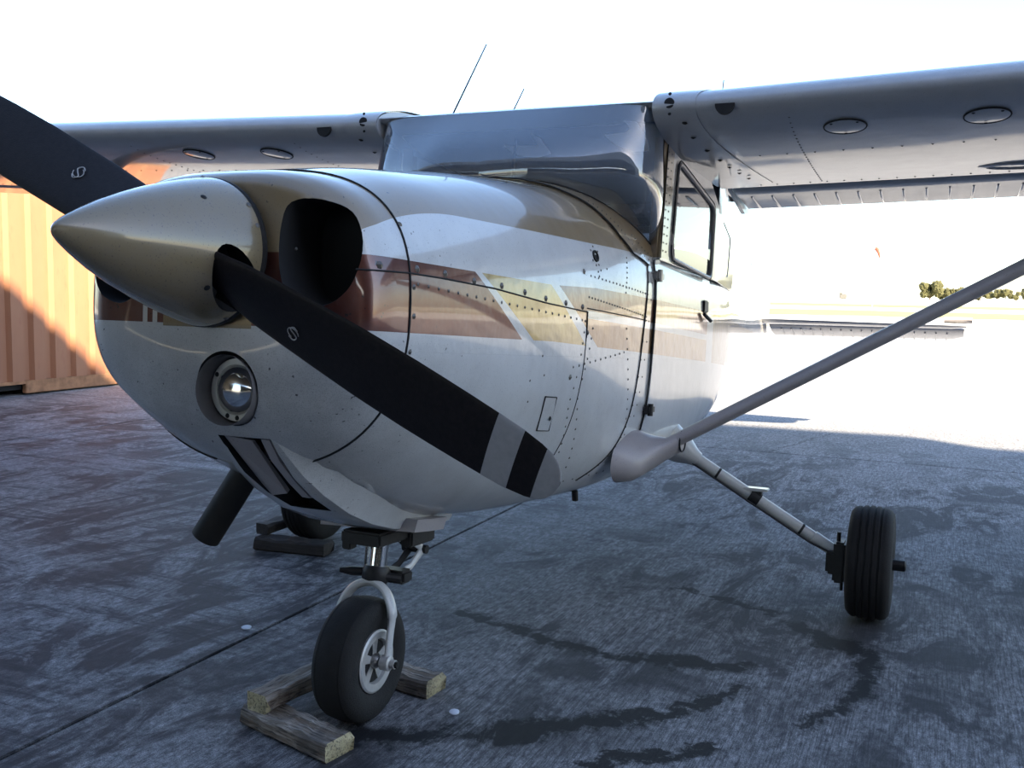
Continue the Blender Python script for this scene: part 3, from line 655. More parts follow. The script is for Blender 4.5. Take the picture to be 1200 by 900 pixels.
for s in (1, -1):
    W = empty('wing', parent=P)
    W['label'] = 'wing on the right of the photograph' if s == 1 else 'wing on the left of the photograph, partly behind the propeller'
    bm = bmesh.new(); st_ = [.556, .8, 1.2, 1.6, 2.0, 2.4, 2.6, 3.2, 4.0, 4.8, 5.3]
    R_ = [[wp(s*X, a, b_) for a, b_ in FO] for X in st_]
    R_.append([wp(s*5.42, .1+a*.8, b_*.6+.005) for a, b_ in FO]); R_.append([wp(s*5.48, .2+a*.6, b_*.15+.01) for a, b_ in FO])
    loft(bm, R_); part('wing_skin', bm, M_silver, W, smooth=40)
    # root fairing band with its screws
    bm = bmesh.new(); R_ = []
    for X, o__ in ((.553, .010), (.60, .010), (.66, .007), (.70, .003)):
        ring_ = []
        for a, b_ in FO[6:]:
            if a > .66: continue
            q = wp(s*X+s*(.10*a/.66 if X > .6 else 0), a, b_); c_ = wp(s*X, .25, .01); ring_.append(q+(q-c_).normalized()*o__)
        R_.append(ring_)
    loft(bm, R_, False, False, False); solidify(bm, .002); rf = part('root_fairing', bm, M_silver, W)
    for a, X in ((.03, .655), (.10, .66), (.20, .675), (.30, .69), (.38, .70), (.46, .715), (.54, .73)):
        bm = bmesh.new(); q = wp(s*X, a, zlow(a)); dome(bm, q+Vector((0, 0, -.009)), (0, -.3 if a < .1 else 0, -1), .010, 8); part('fairing_screw', bm, M_dark, rf)
    bm = bmesh.new(); q = wp(s*.612, .004, .004); lathe(bm, q+Vector((0, -.0135, 0)), (0, -1, 0), [(-.01, .018), (.003, .018), (.004, .015), (.004, 0)], 20); part('vent_hole', bm, M_dark, rf)
    for dz in (-.036, .034): 
        bm = bmesh.new(); dome(bm, q+Vector((0, -.012 if dz > 0 else -.006, dz*.95)), (0, -1, 0), .006, 8); part('vent_screw', bm, M_dark, rf)
    # half-round opening in the leading edge
    bm = bmesh.new(); c_ = wp(s*.80, 0.0, -.006); pts = [c_+Vector((.033*math.cos(a), -.004, .037*min(0, math.sin(a)))) for a in [PI+PI*k/14 for k in range(15)]]; plate(bm, pts, .012, (0, 1, 0)); part('stall_vent', bm, M_dark, W)
    # cover plates
    for X in (1.17, 1.60):
        cc = wp(s*X, .115, zlow(.115)); nx = (wp(s*X, .13, zlow(.13))-wp(s*X, .10, zlow(.10))).normalized(); ex_ = Vector((1, 0, s*.03)).normalized()
        nn = ex_.cross(nx).normalized(); nn = nn if nn.z < 0 else -nn
        bm = bmesh.new(); rg = []
        for r_, h_ in ((.067, -.004), (.067, .003), (.064, .004), (0.001, .004)): rg.append([cc+ex_*math.cos(a)*r_+nx*math.sin(a)*r_+nn*h_ for a in [2*PI*k/32 for k in range(32)]])
        loft(bm, rg, False, False); cp_ = part('access_cover', bm, M_silver, W)
        bm = bmesh.new(); tube(bm, [cc+ex_*math.cos(a)*.0685+nx*math.sin(a)*.0685+nn*.002 for a in [2*PI*k/32 for k in range(33)]], .003, 6); part('cover_gap', bm, M_dark, cp_)
        for a in (1.6, 3.9, 5.5):
            bm = bmesh.new(); dome(bm, cc+ex_*math.cos(a)*.058+nx*math.sin(a)*.058+nn*.005, nn, .006, 6); part('cover_screw', bm, M_dark, cp_)
    # rows of rivets and the spanwise skin lap under the wing
    for xc_, st0 in ((.30, .10), (.69, .07)):
        bm = bmesh.new()
        for k in range(int(3.4/st0)): X = .74+k*st0; dome(bm, wp(s*X, xc_, zlow(xc_), -.0005), (0, 0, -1), .005)
        part('wing_rivets', bm, M_rivet, W, kind='stuff', smooth=0)
    bm = bmesh.new()
    for X in (1.0, 1.9, 2.6):
        for k in range(26): a = .05+k*.025; dome(bm, wp(s*X, a, zlow(a), -.0005), (0, 0, -1), .0045)
    part('wing_rivets', bm, M_rivet, W, kind='stuff', smooth=0)
    bm = bmesh.new(); c_ = wp(s*1.73, .60, zlow(.60)); loft(bm, [[c_+Vector((math.cos(a)*.13*k, math.sin(a)*.06*k, h_)) for a in [2*PI*i/28 for i in range(28)]] for k, h_ in ((1, .004), (1, -.006), (.8, -.010), (.78, -.010), (.76, -.004), (.01, -.004))], False, False); part('inspection_panel', bm, M_silver, W)
    # flap and aileron, separate from the wing across a dark gap
    for nm, X0, X1, drop in (('flap', .60, 2.58, 4.0), ('aileron', 2.62, 5.2, 0.5)):
        fm = bmesh.new(); R_ = []; da = math.radians(drop)
        def fp(X, t_, up_):
            xc_ = .738+.262*t_; ch = wst(s*X)[0]
            zu = lerp(zup(.74), .0, t_)+.005*math.sin(PI*t_); zl = lerp(zlow(.74), -.0015, t_)
            if t_ < .12: zm = (zu+zl)/2; kk = math.sqrt(max(0, 1-(1-t_/.12)**2)); zu = zm+(zu-zm)*kk; zl = zm+(zl-zm)*kk
            q = wp(s*X, xc_, zu if up_ else zl); piv = wp(s*X, .738, 0)
            d_ = q-piv; return piv+Vector((0, d_.y*math.cos(da)+d_.z*math.sin(da)*1, d_.z*math.cos(da)-d_.y*math.sin(da)-.006))
        tl = [0, .01, .03, .06, .12, .25, .4, .6, .8, 1.0]
        for X in [lerp(X0, X1, k/6) for k in range(7)]: R_.append([fp(X, t_, True) for t_ in tl[::-1]]+[fp(X, t_, False) for t_ in tl[1:]])
        loft(fm, R_); fl = part(nm, fm, M_silver, W, smooth=50)
        # pressed beads
        proto = None; X = X0+.06
        while X < X1-.03:
            if proto is None:
                bb = bmesh.new(); a = fp(X, .36, False); b_ = fp(X, .97, False)
                tube(bb, [a+Vector((0, 0, .002)), a.lerp(b_, .1)+Vector((0, 0, -.002)), a.lerp(b_, .9)+Vector((0, 0, -.002)), b_+Vector((0, 0, .001))], .0062, 6)
                proto = part('bead', bb, M_silver, fl); px0 = X; zz0 = a
            else:
                o = proto.copy(); C.objects.link(o); o.parent = fl; q = fp(X, .36, False); o.location = q-zz0
                if nm == 'aileron' and X > 3.6: o.scale = (1, 1, 1)
            X += .094
            if nm == 'aileron' and X > 3.4: break
for s in (1, -1):
    bm = bmesh.new(); plate(bm, [(s*.572, y, z_) for y, z_ in ((1.90, .61), (2.34, .61), (2.38, .545), (2.26, .525), (1.92, .585))], .02*s, (1, 0, 0)); part('root_fillet', bm, M_white)
# struts
for s in (1, -1):
    lo = Vector((s*.56, .80, -.545)); hi = Vector((s*2.55, 1.23, .645)); d_ = (hi-lo)
    bm = bmesh.new(); tube(bm, [lo, lo+d_*.03, lo+d_*.5, hi-d_*.03, hi], [.040, .044, .046, .046, .040], 20, flat=.55, up=(0, 0, 1)); ws = part('wing_strut', bm, M_strut)
    bm = bmesh.new()
    R_ = []
    for X, y0, y1, z0, z1 in ((.49, .60, .87, -.635, -.455), (.54, .625, .86, -.625, -.465), (.575, .68, .865, -.60, -.480), (.63, .75, .872, -.56, -.480), (.68, .782, .873, -.525, -.448)):
        R_.append([Vector((s*X, (y0+y1)/2+(y1-y0)/2*math.cos(a), (z0+z1)/2+(z1-z0)/2*math.sin(a)+.03*math.cos(a)*(1 if X < .6 else 0))) for a in [2*PI*k/24 for k in range(24)]])
    loft(bm, R_); part('strut_cuff', bm, M_strut, ws)
    bm = bmesh.new(); q = [p_+Vector((s*.002, 0, 0)) for p_ in R_[-1]]; tube(bm, q+q[:1], .003, 6); part('cuff_edge', bm, M_dark, ws)
# main gear
def tyre(bm, R0, w_, Rh, grooves=0):
    pr = [(-w_*.36, Rh), (-w_*.47, Rh+.02), (-w_*.5, (R0+Rh)/2), (-w_*.47, R0*.88), (-w_*.40, R0*.945), (-w_*.32, R0*.975)]
    cr = []
    N_ = 24
    for k in range(N_+1):
        a = -.29+.58*k/N_; rr = R0*(1-.028*(abs(a)/.29)**2.2)
        if grooves and (k % 6 in (2, 3)) : rr -= .006
        cr.append((a*w_, rr))
    pr += cr+[(-a, r_) for a, r_ in pr[::-1]]
    lathe(bm, (0, 0, 0), (1, 0, 0), pr, 56)
def main_wheel(s):
    Z = 0.222; th = AL
    wc = Vector((s*1.302, 1.47, 0))
    loc = Vector((s*1.302, 1.47-Z*math.sin(AL)*1.0, Z*math.cos(AL)-HH))
    w_ = empty('main_wheel', loc, (0, 0, 0), P)
    bm = bmesh.new(); tyre(bm, .222, .168, .085, 1); part('tyre', bm, M_rub, w_)
    for dx in (1, -1):
        bm = bmesh.new(); lathe(bm, (0, 0, 0), (dx, 0, 0), [(.0, .088), (.058, .088), (.064, .082), (.060, .066), (.040, .060), (.036, .032), (.060, .028), (.062, 0)], 32); part('wheel_hub', bm, M_hub, w_)
    bm = bmesh.new(); lathe(bm, (0, 0, 0), (-s, 0, 0), [(.075, 0), (.075, .098), (.084, .098), (.084, 0)], 32); part('brake_disc', bm, M_steel, w_)
    bm = bmesh.new(); box(bm, min(-s*.09, -s*.135), max(-s*.09, -s*.135), -.075, .03, -.085, .075, .008); box(bm, min(-s*.085, -s*.165), max(-s*.085, -s*.165), -.045, .01, -.06, .03, .01); tube(bm, [(-s*.12, -.03, .05), (-s*.12, -.03, .11)], .008, 8); tube(bm, [(-s*.10, -.05, -.06), (-s*.10, -.05, -.115)], .006, 8); part('brake_caliper', bm, M_black, w_)
    bm = bmesh.new(); lathe(bm, (0, 0, 0), (s, 0, 0), [(.05, .022), (.125, .022), (.130, .016), (.130, 0)], 16); part('axle_stub', bm, M_black, w_)
    a = Vector((s*.42, 1.38, -.50)); b_ = loc+Vector((-s*.115, .02, .01)); d_ = b_-a
    bm = bmesh.new(); tube(bm, [a, a+d_*.45, a+d_*.86, a+d_*.861, b_], [.027, .025, .023, .027, .024], 18); lg = part('gear_leg', bm, M_white if True else M_steel)
    bm = bmesh.new(); lathe(bm, a, d_, [(.0, .090), (.08, .080), (.155, .060), (.20, .038), (.225, .031), (.225, .02)], 24); part('leg_fairing', bm, M_white, lg)
    bm = bmesh.new(); c_ = a+d_*.555; box(bm, c_.x-.045, c_.x+.055, c_.y-.03, c_.y+.03, c_.z+.030, c_.z+.042, .003); st2 = part('step_plate', bm, M_white, lg)
    bm = bmesh.new(); tube(bm, [c_-d_.normalized()*.022, c_+d_.normalized()*.022], .031, 14); box(bm, c_.x-.012, c_.x+.03, c_.y-.02, c_.y+.02, c_.z+.01, c_.z+.032, .003); part('step_clamp', bm, M_black, lg)
    for t_ in (.36, .80):
        bm = bmesh.new(); c2 = a+d_*t_; tube(bm, [c2-d_.normalized()*.005, c2+d_.normalized()*.005], .0262, 14); part('leg_clip', bm, M_black, lg)
    bm = bmesh.new(); un_ = Vector((0, -.022, -.022)); tube(bm, [a+d_*.2+un_, a+d_*.5+un_*1.1, a+d_*.85+un_*1.1, b_+Vector((0, -.04, 0))], .0045, 6); part('brake_line', bm, M_black, lg)
for s in (1, -1): main_wheel(s)
# nose gear
NG = empty('nose_gear', parent=P)
ax_ = Vector((0, -.175, -1.108))
bm = bmesh.new(); box(bm, -.075, .06, -.19, .02, -.775, -.735, .006); box(bm, -.09, -.06, -.16, -.12, -.80, -.75, .004); box(bm, .03, .075, -.03, .12, -.80, -.75, .006); part('gear_bracket', bm, M_black, NG)
bm = bmesh.new(); tube(bm, [(0, -.080, -.70), (0, -.105, -.875)], .029, 24); part('oleo_strut', bm, M_chrome, NG)
bm = bmesh.new(); tube(bm, [(-.040, -.09, -.70), (-.040, -.108, -.87)], .0045, 8); part('shimmy_rod', bm, M_chrome, NG)
bm = bmesh.new(); lathe(bm, (0, -.104, -.862), (0, -.14, -1), [(-.014, .036), (.0, .042), (.024, .042), (.038, .034)], 24); tube(bm, [(-.10, -.15, -.865), (-.07, -.13, -.868), (-.02, -.11, -.868)], [.007, .014, .014], 10); box(bm, .0, .085, -.09, -.03, -.90, -.86, .008); tube(bm, [(.03, -.11, -.875), (.07, -.08, -.882)], .013, 10); part('fork_collar', bm, M_black, NG)
for pts, m_ in (([(.028, -.05, -.765), (.035, .035, -.79), (.036, .105, -.828)], M_white), ([(.036, .105, -.832), (.034, .04, -.872), (.028, -.05, -.893)], M_white)):
    for dx in (-.022, .022):
        bm = bmesh.new(); tube(bm, [Vector(p_)+Vector((dx-.02, 0, 0)) for p_ in pts], [.015, .012, .011], 10, flat=.6, up=(1, 0, 0)); part('torque_link', bm, m_ if dx > 0 else M_black, NG)
bm = bmesh.new(); tube(bm, [(-.03, .106, -.830), (.055, .106, -.830)], .014, 12); part('link_pin', bm, M_black, NG)
FK = empty('nose_fork', (0, 0, 0), parent=P)
bm = bmesh.new(); fx = .088
pts = bez([(-fx, ax_.y+.005, ax_.z-.01), (-fx, ax_.y+.015, -1.03), (-fx*.98, -.150, -.965), (-fx*.62, -.138, -.912), (0, -.128, -.893), (fx*.62, -.138, -.912), (fx*.98, -.150, -.965), (fx, ax_.y+.015, -1.03), (fx, ax_.y+.005, ax_.z-.01)], 6)
tube(bm, pts, [.020 if 10 < i < 38 else .015 for i in range(len(pts))], 14, flat=.62, up=(1, 0, 0)); part('fork', bm, M_white, FK)
for s in (1, -1):
    bm = bmesh.new(); lathe(bm, (s*fx, ax_.y, ax_.z), (s, 0, 0), [(-.014, .022), (.012, .022), (.015, .016), (.015, .013), (.03, .013), (.03, 0)], 18); part('axle_end', bm, M_hub, FK)
    bm = bmesh.new(); lathe(bm, (s*(fx+.016), ax_.y, ax_.z), (s, 0, 0), [(0, .010), (.022, .010), (.022, 0)], 6); part('axle_nut', bm, M_black, FK)
NW = empty('nose_wheel', ax_, (0, 0, 0), P)
bm = bmesh.new(); tyre(bm, .180, .128, .086); part('tyre', bm, M_rub, NW)
for dx in (1, -1):
    hb = bmesh.new(); lathe(hb, (0, 0, 0), (dx, 0, 0), [(.044, .090), (.056, .092), (.060, .086), (.058, .066), (.048, .062), (.032, .060), (.028, 0)], 36, caps=False); hubo = part('wheel_rim', hb, M_hub, NW)
    db = bmesh.new(); lathe(db, (0, 0, 0), (dx, 0, 0), [(.030, .061), (.032, .061), (.032, 0)], 24); part('hub_well', db, M_dark, NW)
    sb = bmesh.new(); lathe(sb, (0, 0, 0), (dx, 0, 0), [(.02, .024), (.056, .022), (.066, .015), (.066, 0)], 18)
    part('hub_boss', sb, M_steel, NW)
    for k in range(5):
        a = 2*PI*k/5+.3; sb = bmesh.new(); plate(sb, [Vector((dx*.034, r_*math.cos(a+o__), r_*math.sin(a+o__))) for r_, o__ in ((.020, -.5), (.064, -.24), (.064, .24), (.020, .5))], .014, (dx, 0, 0)); part('hub_spoke', sb, M_hub, NW)
# exhaust
bm = bmesh.new(); e0, e1_ = Vector((-.20, -.42, -.50)), Vector((-.345, -.455, -.748)); d_ = (e1_-e0).normalized()
rg = [(0, .041), ((e1_-e0).length, .041), ((e1_-e0).length, .036), (.05, .034), (.05, 0)]; lathe(bm, e0, d_, rg, 28, caps=True); part('exhaust_pipe', bm, M_exh)
# drain mast and antennas
bm = bmesh.new(); tube(bm, [(.30, .78, -.70), (.30, .79, -.735)], .012, 10); part('drain_pipe', bm, M_black)
for a, b_, r_ in (((-.533, 1.212, .76), (-.418, 1.35, 1.162), .0045), ((-.43, 1.52, .745), (-.349, 1.63, 1.034), .0045), ((.485, 1.98, .70), (.502, 2.03, 1.122), .004)):
    bm = bmesh.new(); tube(bm, [a, b_], [r_, r_*.6], 8); lathe(bm, a, (0, 0, 1), [(-.01, .02), (.006, .016), (.01, 0)], 12); part('antenna', bm, M_black)
# tail
def surf(bm, stations):
    R_ = []
    for p0, p1, th in stations:
        p0, p1 = Vector(p0), Vector(p1); d_ = p1-p0; up_ = Vector((0, 0, 1)) if abs(d_.z) < .5*abs(d_.y) and abs((Vector(stations[-1][0])-Vector(stations[0][0])).z) < .5 else Vector((1, 0, 0))
        pr = [(1, 0), (.7, .35), (.4, .5), (.15, .42), (.04, .22), (0, 0), (.04, -.22), (.15, -.42), (.4, -.5), (.7, -.35)]
        R_.append([p0+d_*a+up_*b_*th for a, b_ in pr])
    loft(bm, R_)
for s in (1, -1):
    bm = bmesh.new(); surf(bm, [((s*.06, 5.62, .15), (s*.06, 6.28, .15), .07), ((s*1.58, 5.95, .15), (s*1.58, 6.28, .15), .05), ((s*1.70, 6.02, .15), (s*1.70, 6.28, .15), .03)]); tp = part('stabilizer', bm, M_silver)
    bm = bmesh.new(); surf(bm, [((s*.10, 6.29, .135), (s*.10, 6.70, .045), .04), ((s*1.60, 6.29, .135), (s*1.60, 6.60, .055), .035), ((s*1.69, 6.29, .135), (s*1.69, 6.52, .075), .03)]); el = part('elevator', bm, M_silver)
    bm = bmesh.new(); surf(bm, [((s*1.53, 6.02, .20), (s*1.53, 6.30, .20), .05), ((s*1.74, 6.04, .20), (s*1.74, 6.30, .20), .05)]); part('elevator_horn', bm, M_strut, el)
    for k in range(17):
        X = .2+k*.085; bb = bmesh.new(); tube(bb, [(s*X, 6.36, .095), (s*X, 6.60, .046)], .006, 6); part('bead', bb, M_silver, el)
bm = bmesh.new(); surf(bm, [((0, 5.35, .27), (0, 6.45, .22), .09), ((0, 5.85, .60), (0, 6.55, .60), .075), ((0, 6.35, 1.42), (0, 6.80, 1.42), .05)]); part('fin', bm, M_white)
bm = bmesh.new(); surf(bm, [((0, 6.47, .10), (0, 6.85, .10), .06), ((0, 6.57, .60), (0, 6.95, .60), .055), ((0, 6.82, 1.45), (0, 7.08, 1.45), .04)]); part('rudder', bm, M_white)
# ---------- ground ----------
def concrete(name, dirty=True):
    m_, t, b = newmat(name); tc = t.nodes.new('ShaderNodeNewGeometry'); 
    class T: pass
    k = T(); k.outputs = {'Object': tc.outputs['Position']}
    sp_ = t.nodes.new('ShaderNodeSeparateXYZ'); t.links.new(tc.outputs['Position'], sp_.inputs[0]); x, y, z = [N(t, o) for o in sp_.outputs]
    big = noise_tex(t, k, .55, 5, .62, (1, 1.6, 1), .8, .5); mid = noise_tex(t, k, 2.6, 8, .72, (1.5, .55, 1), 1.2, -.35); fine = noise_tex(t, k, 26, 7, .85, (1.6, .8, 1)); broom = noise_tex(t, k, 60, 3, .7, (3.0, .10, 1)); grit = noise_tex(t, k, 300, 2, .6)
    c = mix(t, ((fine-.5)*3.6+.5).clamp(), (.055, .056, .064), (.44, .445, .465))
    if dirty:
        near = (y*-1.0+8.0)._m('DIVIDE', 4.0).clamp()  # stains held to the shaded slabs, faded out so sunlit concrete is paler
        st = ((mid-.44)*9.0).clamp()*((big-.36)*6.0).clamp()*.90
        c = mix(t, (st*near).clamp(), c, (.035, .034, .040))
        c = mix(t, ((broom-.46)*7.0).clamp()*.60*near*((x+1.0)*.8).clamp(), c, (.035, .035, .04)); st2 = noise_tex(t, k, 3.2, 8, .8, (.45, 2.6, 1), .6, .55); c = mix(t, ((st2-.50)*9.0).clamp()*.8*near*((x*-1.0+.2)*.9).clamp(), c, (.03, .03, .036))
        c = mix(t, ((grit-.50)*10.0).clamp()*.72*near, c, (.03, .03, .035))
        # old tar and tyre marks, drawn where they lie on the slab
        wob = noise_tex(t, k, 5, 9, .82); wx = x+(wob-.5)*.30; wy = y+(noise_tex(t, k, 6.3, 5, .7)-.5)*.34
        tot = None
        for x0, y0, x1, y1, r in MARKS:
            dx, dy = x1-x0, y1-y0; L2 = dx*dx+dy*dy
            h = (((wx-x0)*dx+(wy-y0)*dy)/L2).clamp()
            ex_ = wx-x0-h*dx; ey_ = wy-y0-h*dy
            d = (ex_*ex_+ey_*ey_).pow(.5); kk = (d*-1.0/r+1.0).clamp()
            tot = kk if tot is None else tot.max(kk)
        c = mix(t, ((tot*2.2*(((mid-.34)*4.0).clamp())*((fine*2.0+.2)))).clamp()*.95, c, (.012, .012, .014))
        # crack
        cy = (wx-.299)*3.89+5.347; kk = ((y-cy).abs() < .022)*(x > .30)*(x < .66)*(y > 5.36)
        c = mix(t, kk, c, (.02, .02, .02))
    t.links.new(c, b.inputs['Base Color'])
    r_ = (mid*-.3+.85); t.links.new(r_.s, b.inputs['Roughness']); b.inputs['Specular IOR Level'].default_value = .14
    add_bump(t, b, fine*.6+broom*.4+grit*.3, .35, .004)
    return m_
MARKS = [(a_, b_, c_, d_, r_*.72) for a_, b_, c_, d_, r_ in [(-.15, .80, .45, .62, .07), (.45, .62, .95, .72, .09), (1.05, 1.25, 1.35, 1.0, .08), (1.35, 1.0, 1.30, .55, .08), (1.30, .55, 1.2, .35, .05), (.35, -.10, .78, .22, .09), (.05, -.28, .5, -.05, .10), (.78, .22, 1.0, .55, .05), (.55, 1.5, .95, 1.35, .04), (.7, -.15, 1.0, .1, .06)]]
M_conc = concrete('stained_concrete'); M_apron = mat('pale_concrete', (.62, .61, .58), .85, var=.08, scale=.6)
M_joint = mat('joint_filler', (.012, .012, .013), .9)
gx = [-18.65, -14.17, -9.68, -5.20, -.715, 3.77, 8.25, 12.74, 17.2, 21.7]; gy = [-14.8, -8.05, -1.35, 5.35, 12.05, 18.75, 25.45, 32.15]
bm = bmesh.new(); box(bm, -18.65, 21.7, -14.8, 32.15, -.14, -.012); base = link('floor', bm, M_joint, smooth=0, kind='structure', label='concrete apron under the airplane')
proto = None
for i in range(len(gx)-1):
    for j in range(len(gy)-1):
        cx_, cy_ = (gx[i]+gx[i+1])/2, (gy[j]+gy[j+1])/2
        if proto is None:
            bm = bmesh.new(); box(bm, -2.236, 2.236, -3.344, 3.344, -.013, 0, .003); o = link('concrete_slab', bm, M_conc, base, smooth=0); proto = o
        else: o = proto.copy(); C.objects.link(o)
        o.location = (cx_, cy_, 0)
bm = bmesh.new()
for x0, x1, y0, y1 in ((-300, -18.65, -14.8, 58), (21.7, 300, -14.8, 58), (-18.65, 21.7, 32.15, 58), (-300, 300, -60, -14.8)): box(bm, x0, x1, y0, y1, -.1, -.001)
link('floor', bm, M_apron, smooth=0, kind='structure', label='pale apron concrete beyond the airplane')
M_field = mat('dry_grass_field', (.60, .58, .44), .9, var=.10, scale=.05)
bm = bmesh.new(); box(bm, -3000, 3000, 58, 4500, -.3, -.02); link('ground', bm, M_field, smooth=0, kind='structure', label='pale dry field beyond the apron')
M_grass = mat('green_grass_strip', (.26, .25, .10), .95, var=.25, scale=.15, bump=.3, bscale=3)
M_taxi = mat('sunlit_taxiway', (.62, .60, .56), .9, var=.06, scale=.3)
for y0, y1, lab in ((62, 86, 'near strip of yellow-green grass between apron and taxiway'), (115, 150, 'far strip of yellow-green grass across the taxiway')):
    bm = bmesh.new(); nx = 160
    loft(bm, [[Vector((lerp(-60, 140, i/nx), y, -.02+h_)) for y, h_ in ((y0+random.uniform(-2, 2), 0), (y0+3, .05), (y1-3, .05), (y1+random.uniform(-3, 3), 0))] for i in range(nx+1)], False, False, False)
    g_ = link('grass_strip', bm, M_grass, smooth=0, kind='stuff'); g_['label'] = lab; g_['category'] = 'grass'
bm = bmesh.new(); box(bm, -600, 600, 88, 113, -.1, -.01); link('taxiway', bm, M_taxi, smooth=0, kind='structure')
# ---------- hangar behind the photographer: its roof line throws the shade ----------
M_sheet = mat('hangar_sheeting', (.22, .225, .24), .6, var=.1, scale=2); M_hin = mat('hangar_inside', (.06, .06, .063), .8, var=.2, scale=2)
YH = -6.0
roof = []
bm = bmesh.new()
def wallp(pts, y0, y1): plate(bm, [(x, y0, z_) for x, z_ in pts], y1-y0, (0, 1, 0))
wallp([(-34, 0), (-16, 0), (-16, 9.70), (-34, 8.84)], YH-.25, YH); wallp([(26, 0), (56, 0), (56, 10.5), (26, 10.85)], YH-.25, YH)
wallp([(-16, 7.2), (26, 7.2), (26, 10.85), (17.53, 10.94), (17.52, 11.29), (-16, 9.70)], YH-.25, YH)
link('wall_front', bm, M_sheet, smooth=0, kind='structure')
bm = bmesh.new(); plate(bm, [(x, -36, z_-.05) for x, z_ in ((-34, 8.84), (17.5, 10.9), (56, 10.45))]+[(x, -36, z_-.3) for x, z_ in ((56, 10.45), (17.5, 10.9), (-34, 8.84))], 29.8, (0, 1, 0)); link('ceiling', bm, M_hin, smooth=0, kind='structure')
for nm, x0, x1, y0, y1 in (('wall_left', -34, -33.8, -36, -6.2), ('wall_right', 55.8, 56, -36, -6.2), ('wall_back', -8, 56, -36.2, -36), ('wall_back', -34, -24, -36.2, -36)):  # gap in the back wall is added, for bright reflections in lamp and spinner
    bm = bmesh.new(); box(bm, x0, x1, y0, y1, 0, 8.5 if nm == 'wall_left' or x1 < -20 else (9.2 if nm == 'wall_back' else 10.1)); link(nm, bm, M_hin, smooth=0, kind='structure')
# ---------- shipping container ----------
def cont_mat():
    m_, t, b = newmat('container_paint'); tc, (x, y, z) = xyz(t)
    n1 = noise_tex(t, tc, 1.5, 6, .7, (1, 1, .4)); n2 = noise_tex(t, tc, 14, 5, .7, (1, 1, .25))
    c = mix(t, n1, (.31, .145, .075), (.22, .088, .046)); c = mix(t, ((n2-.56)*5).clamp()*.6, c, (.22, .07, .04))
    t.links.new(c, b.inputs['Base Color']); b.inputs['Roughness'].default_value = .55; return m_
M_cont = cont_mat(); M_rust = mat('rusty_rail', (.30, .15, .075), .8, var=.4, scale=9)
CT = empty('shipping_container', (-7.68, .9, 0)); tag(CT, 'orange corrugated steel shipping container half in sun behind the nose', 'container')
L, WD, HT = 6.06, 2.44, 2.59
def cprof():
    out = []; y = .12
    while y < L-.12-.27:
        for dy, dx in ((0, -.004), (.070, -.004), (.105, -.052), (.175, -.052), (.21, -.004)): out.append((y+dy, dx))
        y += .2825
    out.append((L-.10, -.004)); return out
bm = bmesh.new(); pr = cprof(); loft(bm, [[Vector((dx, y, z_)) for y, dx in pr] for z_ in (.16, HT-.09)], False, False, False); solidify(bm, .003); link('side_panel', bm, M_cont, CT, smooth=0)
bm = bmesh.new(); loft(bm, [[Vector((-WD-dx, y, z_)) for y, dx in pr] for z_ in (.16, HT-.09)], False, False, False); solidify(bm, .003); link('side_panel', bm, M_cont, CT, smooth=0)
bm = bmesh.new(); box(bm, -WD, 0, 0, .05, .14, HT-.05); box(bm, -WD, 0, L-.05, L, .14, HT-.05); link('end_panel', bm, M_cont, CT, smooth=0)
bm = bmesh.new(); box(bm, -WD+.02, -.02, .02, L-.02, HT-.06, HT-.03); link('roof_panel', bm, M_cont, CT, smooth=0)
for x in (0, -WD):
    bm = bmesh.new(); box(bm, x-.06 if x == 0 else x, x if x == 0 else x+.06, .0, L, HT-.10, HT-.02, .006); link('top_rail', bm, M_cont, CT, smooth=0)
    for y0, y1 in ((.0, 2.05), (2.41, 3.80), (4.16, L)) if True else ():
        bm = bmesh.new(); box(bm, x-.06 if x == 0 else x, x+.004 if x == 0 else x+.06, y0, y1, .02, .16, .006); link('bottom_rail', bm, M_rust, CT, smooth=0)
    bm = bmesh.new(); box(bm, x-.06 if x == 0 else x, x if x == 0 else x+.06, 2.0, 4.2, .125, .16); link('pocket_bridge', bm, M_rust, CT, smooth=0)
for x in (-.085, -WD+.085):
    for y in (.085, L-.085):
        bm = bmesh.new(); box(bm, x-.08, x+.08, y-.08, y+.08, .0, HT, .008); link('corner_post', bm, M_cont, CT, smooth=0)
bm = bmesh.new(); box(bm, -WD+.08, -.08, .1, L-.1, .06, .15); link('underframe', bm, M_dark, CT, smooth=0)
# ---------- wooden chocks ----------
def wood(name, a, b_):
    m_, t, b = newmat(name); tc, (x, y, z) = xyz(t)
    g = noise_tex(t, tc, 9, 6, .75, (.35, 4, 4), 1.0); g2 = noise_tex(t, tc, 40, 4, .7, (.2, 4, 4)); k = noise_tex(t, tc, 5, 3, .6)
    c = mix(t, ((g-.4)*3).clamp(), b_, a); c = mix(t, ((g2-.50)*8).clamp()*.85, c, (.03, .026, .024)); c = mix(t, ((k-.55)*6).clamp()*.6, c, (.02, .018, .018))
    t.links.new(c, b.inputs['Base Color']); b.inputs['Roughness'].default_value = .85; add_bump(t, b, g+g2, .5, .004); return m_
M_wood = wood('weathered_timber', (.50, .46, .42), (.14, .10, .07)); M_wood2 = wood('blackened_timber', (.07, .055, .05), (.02, .017, .016)); M_end = wood('sawn_end_grain', (.62, .55, .36), (.45, .38, .22))
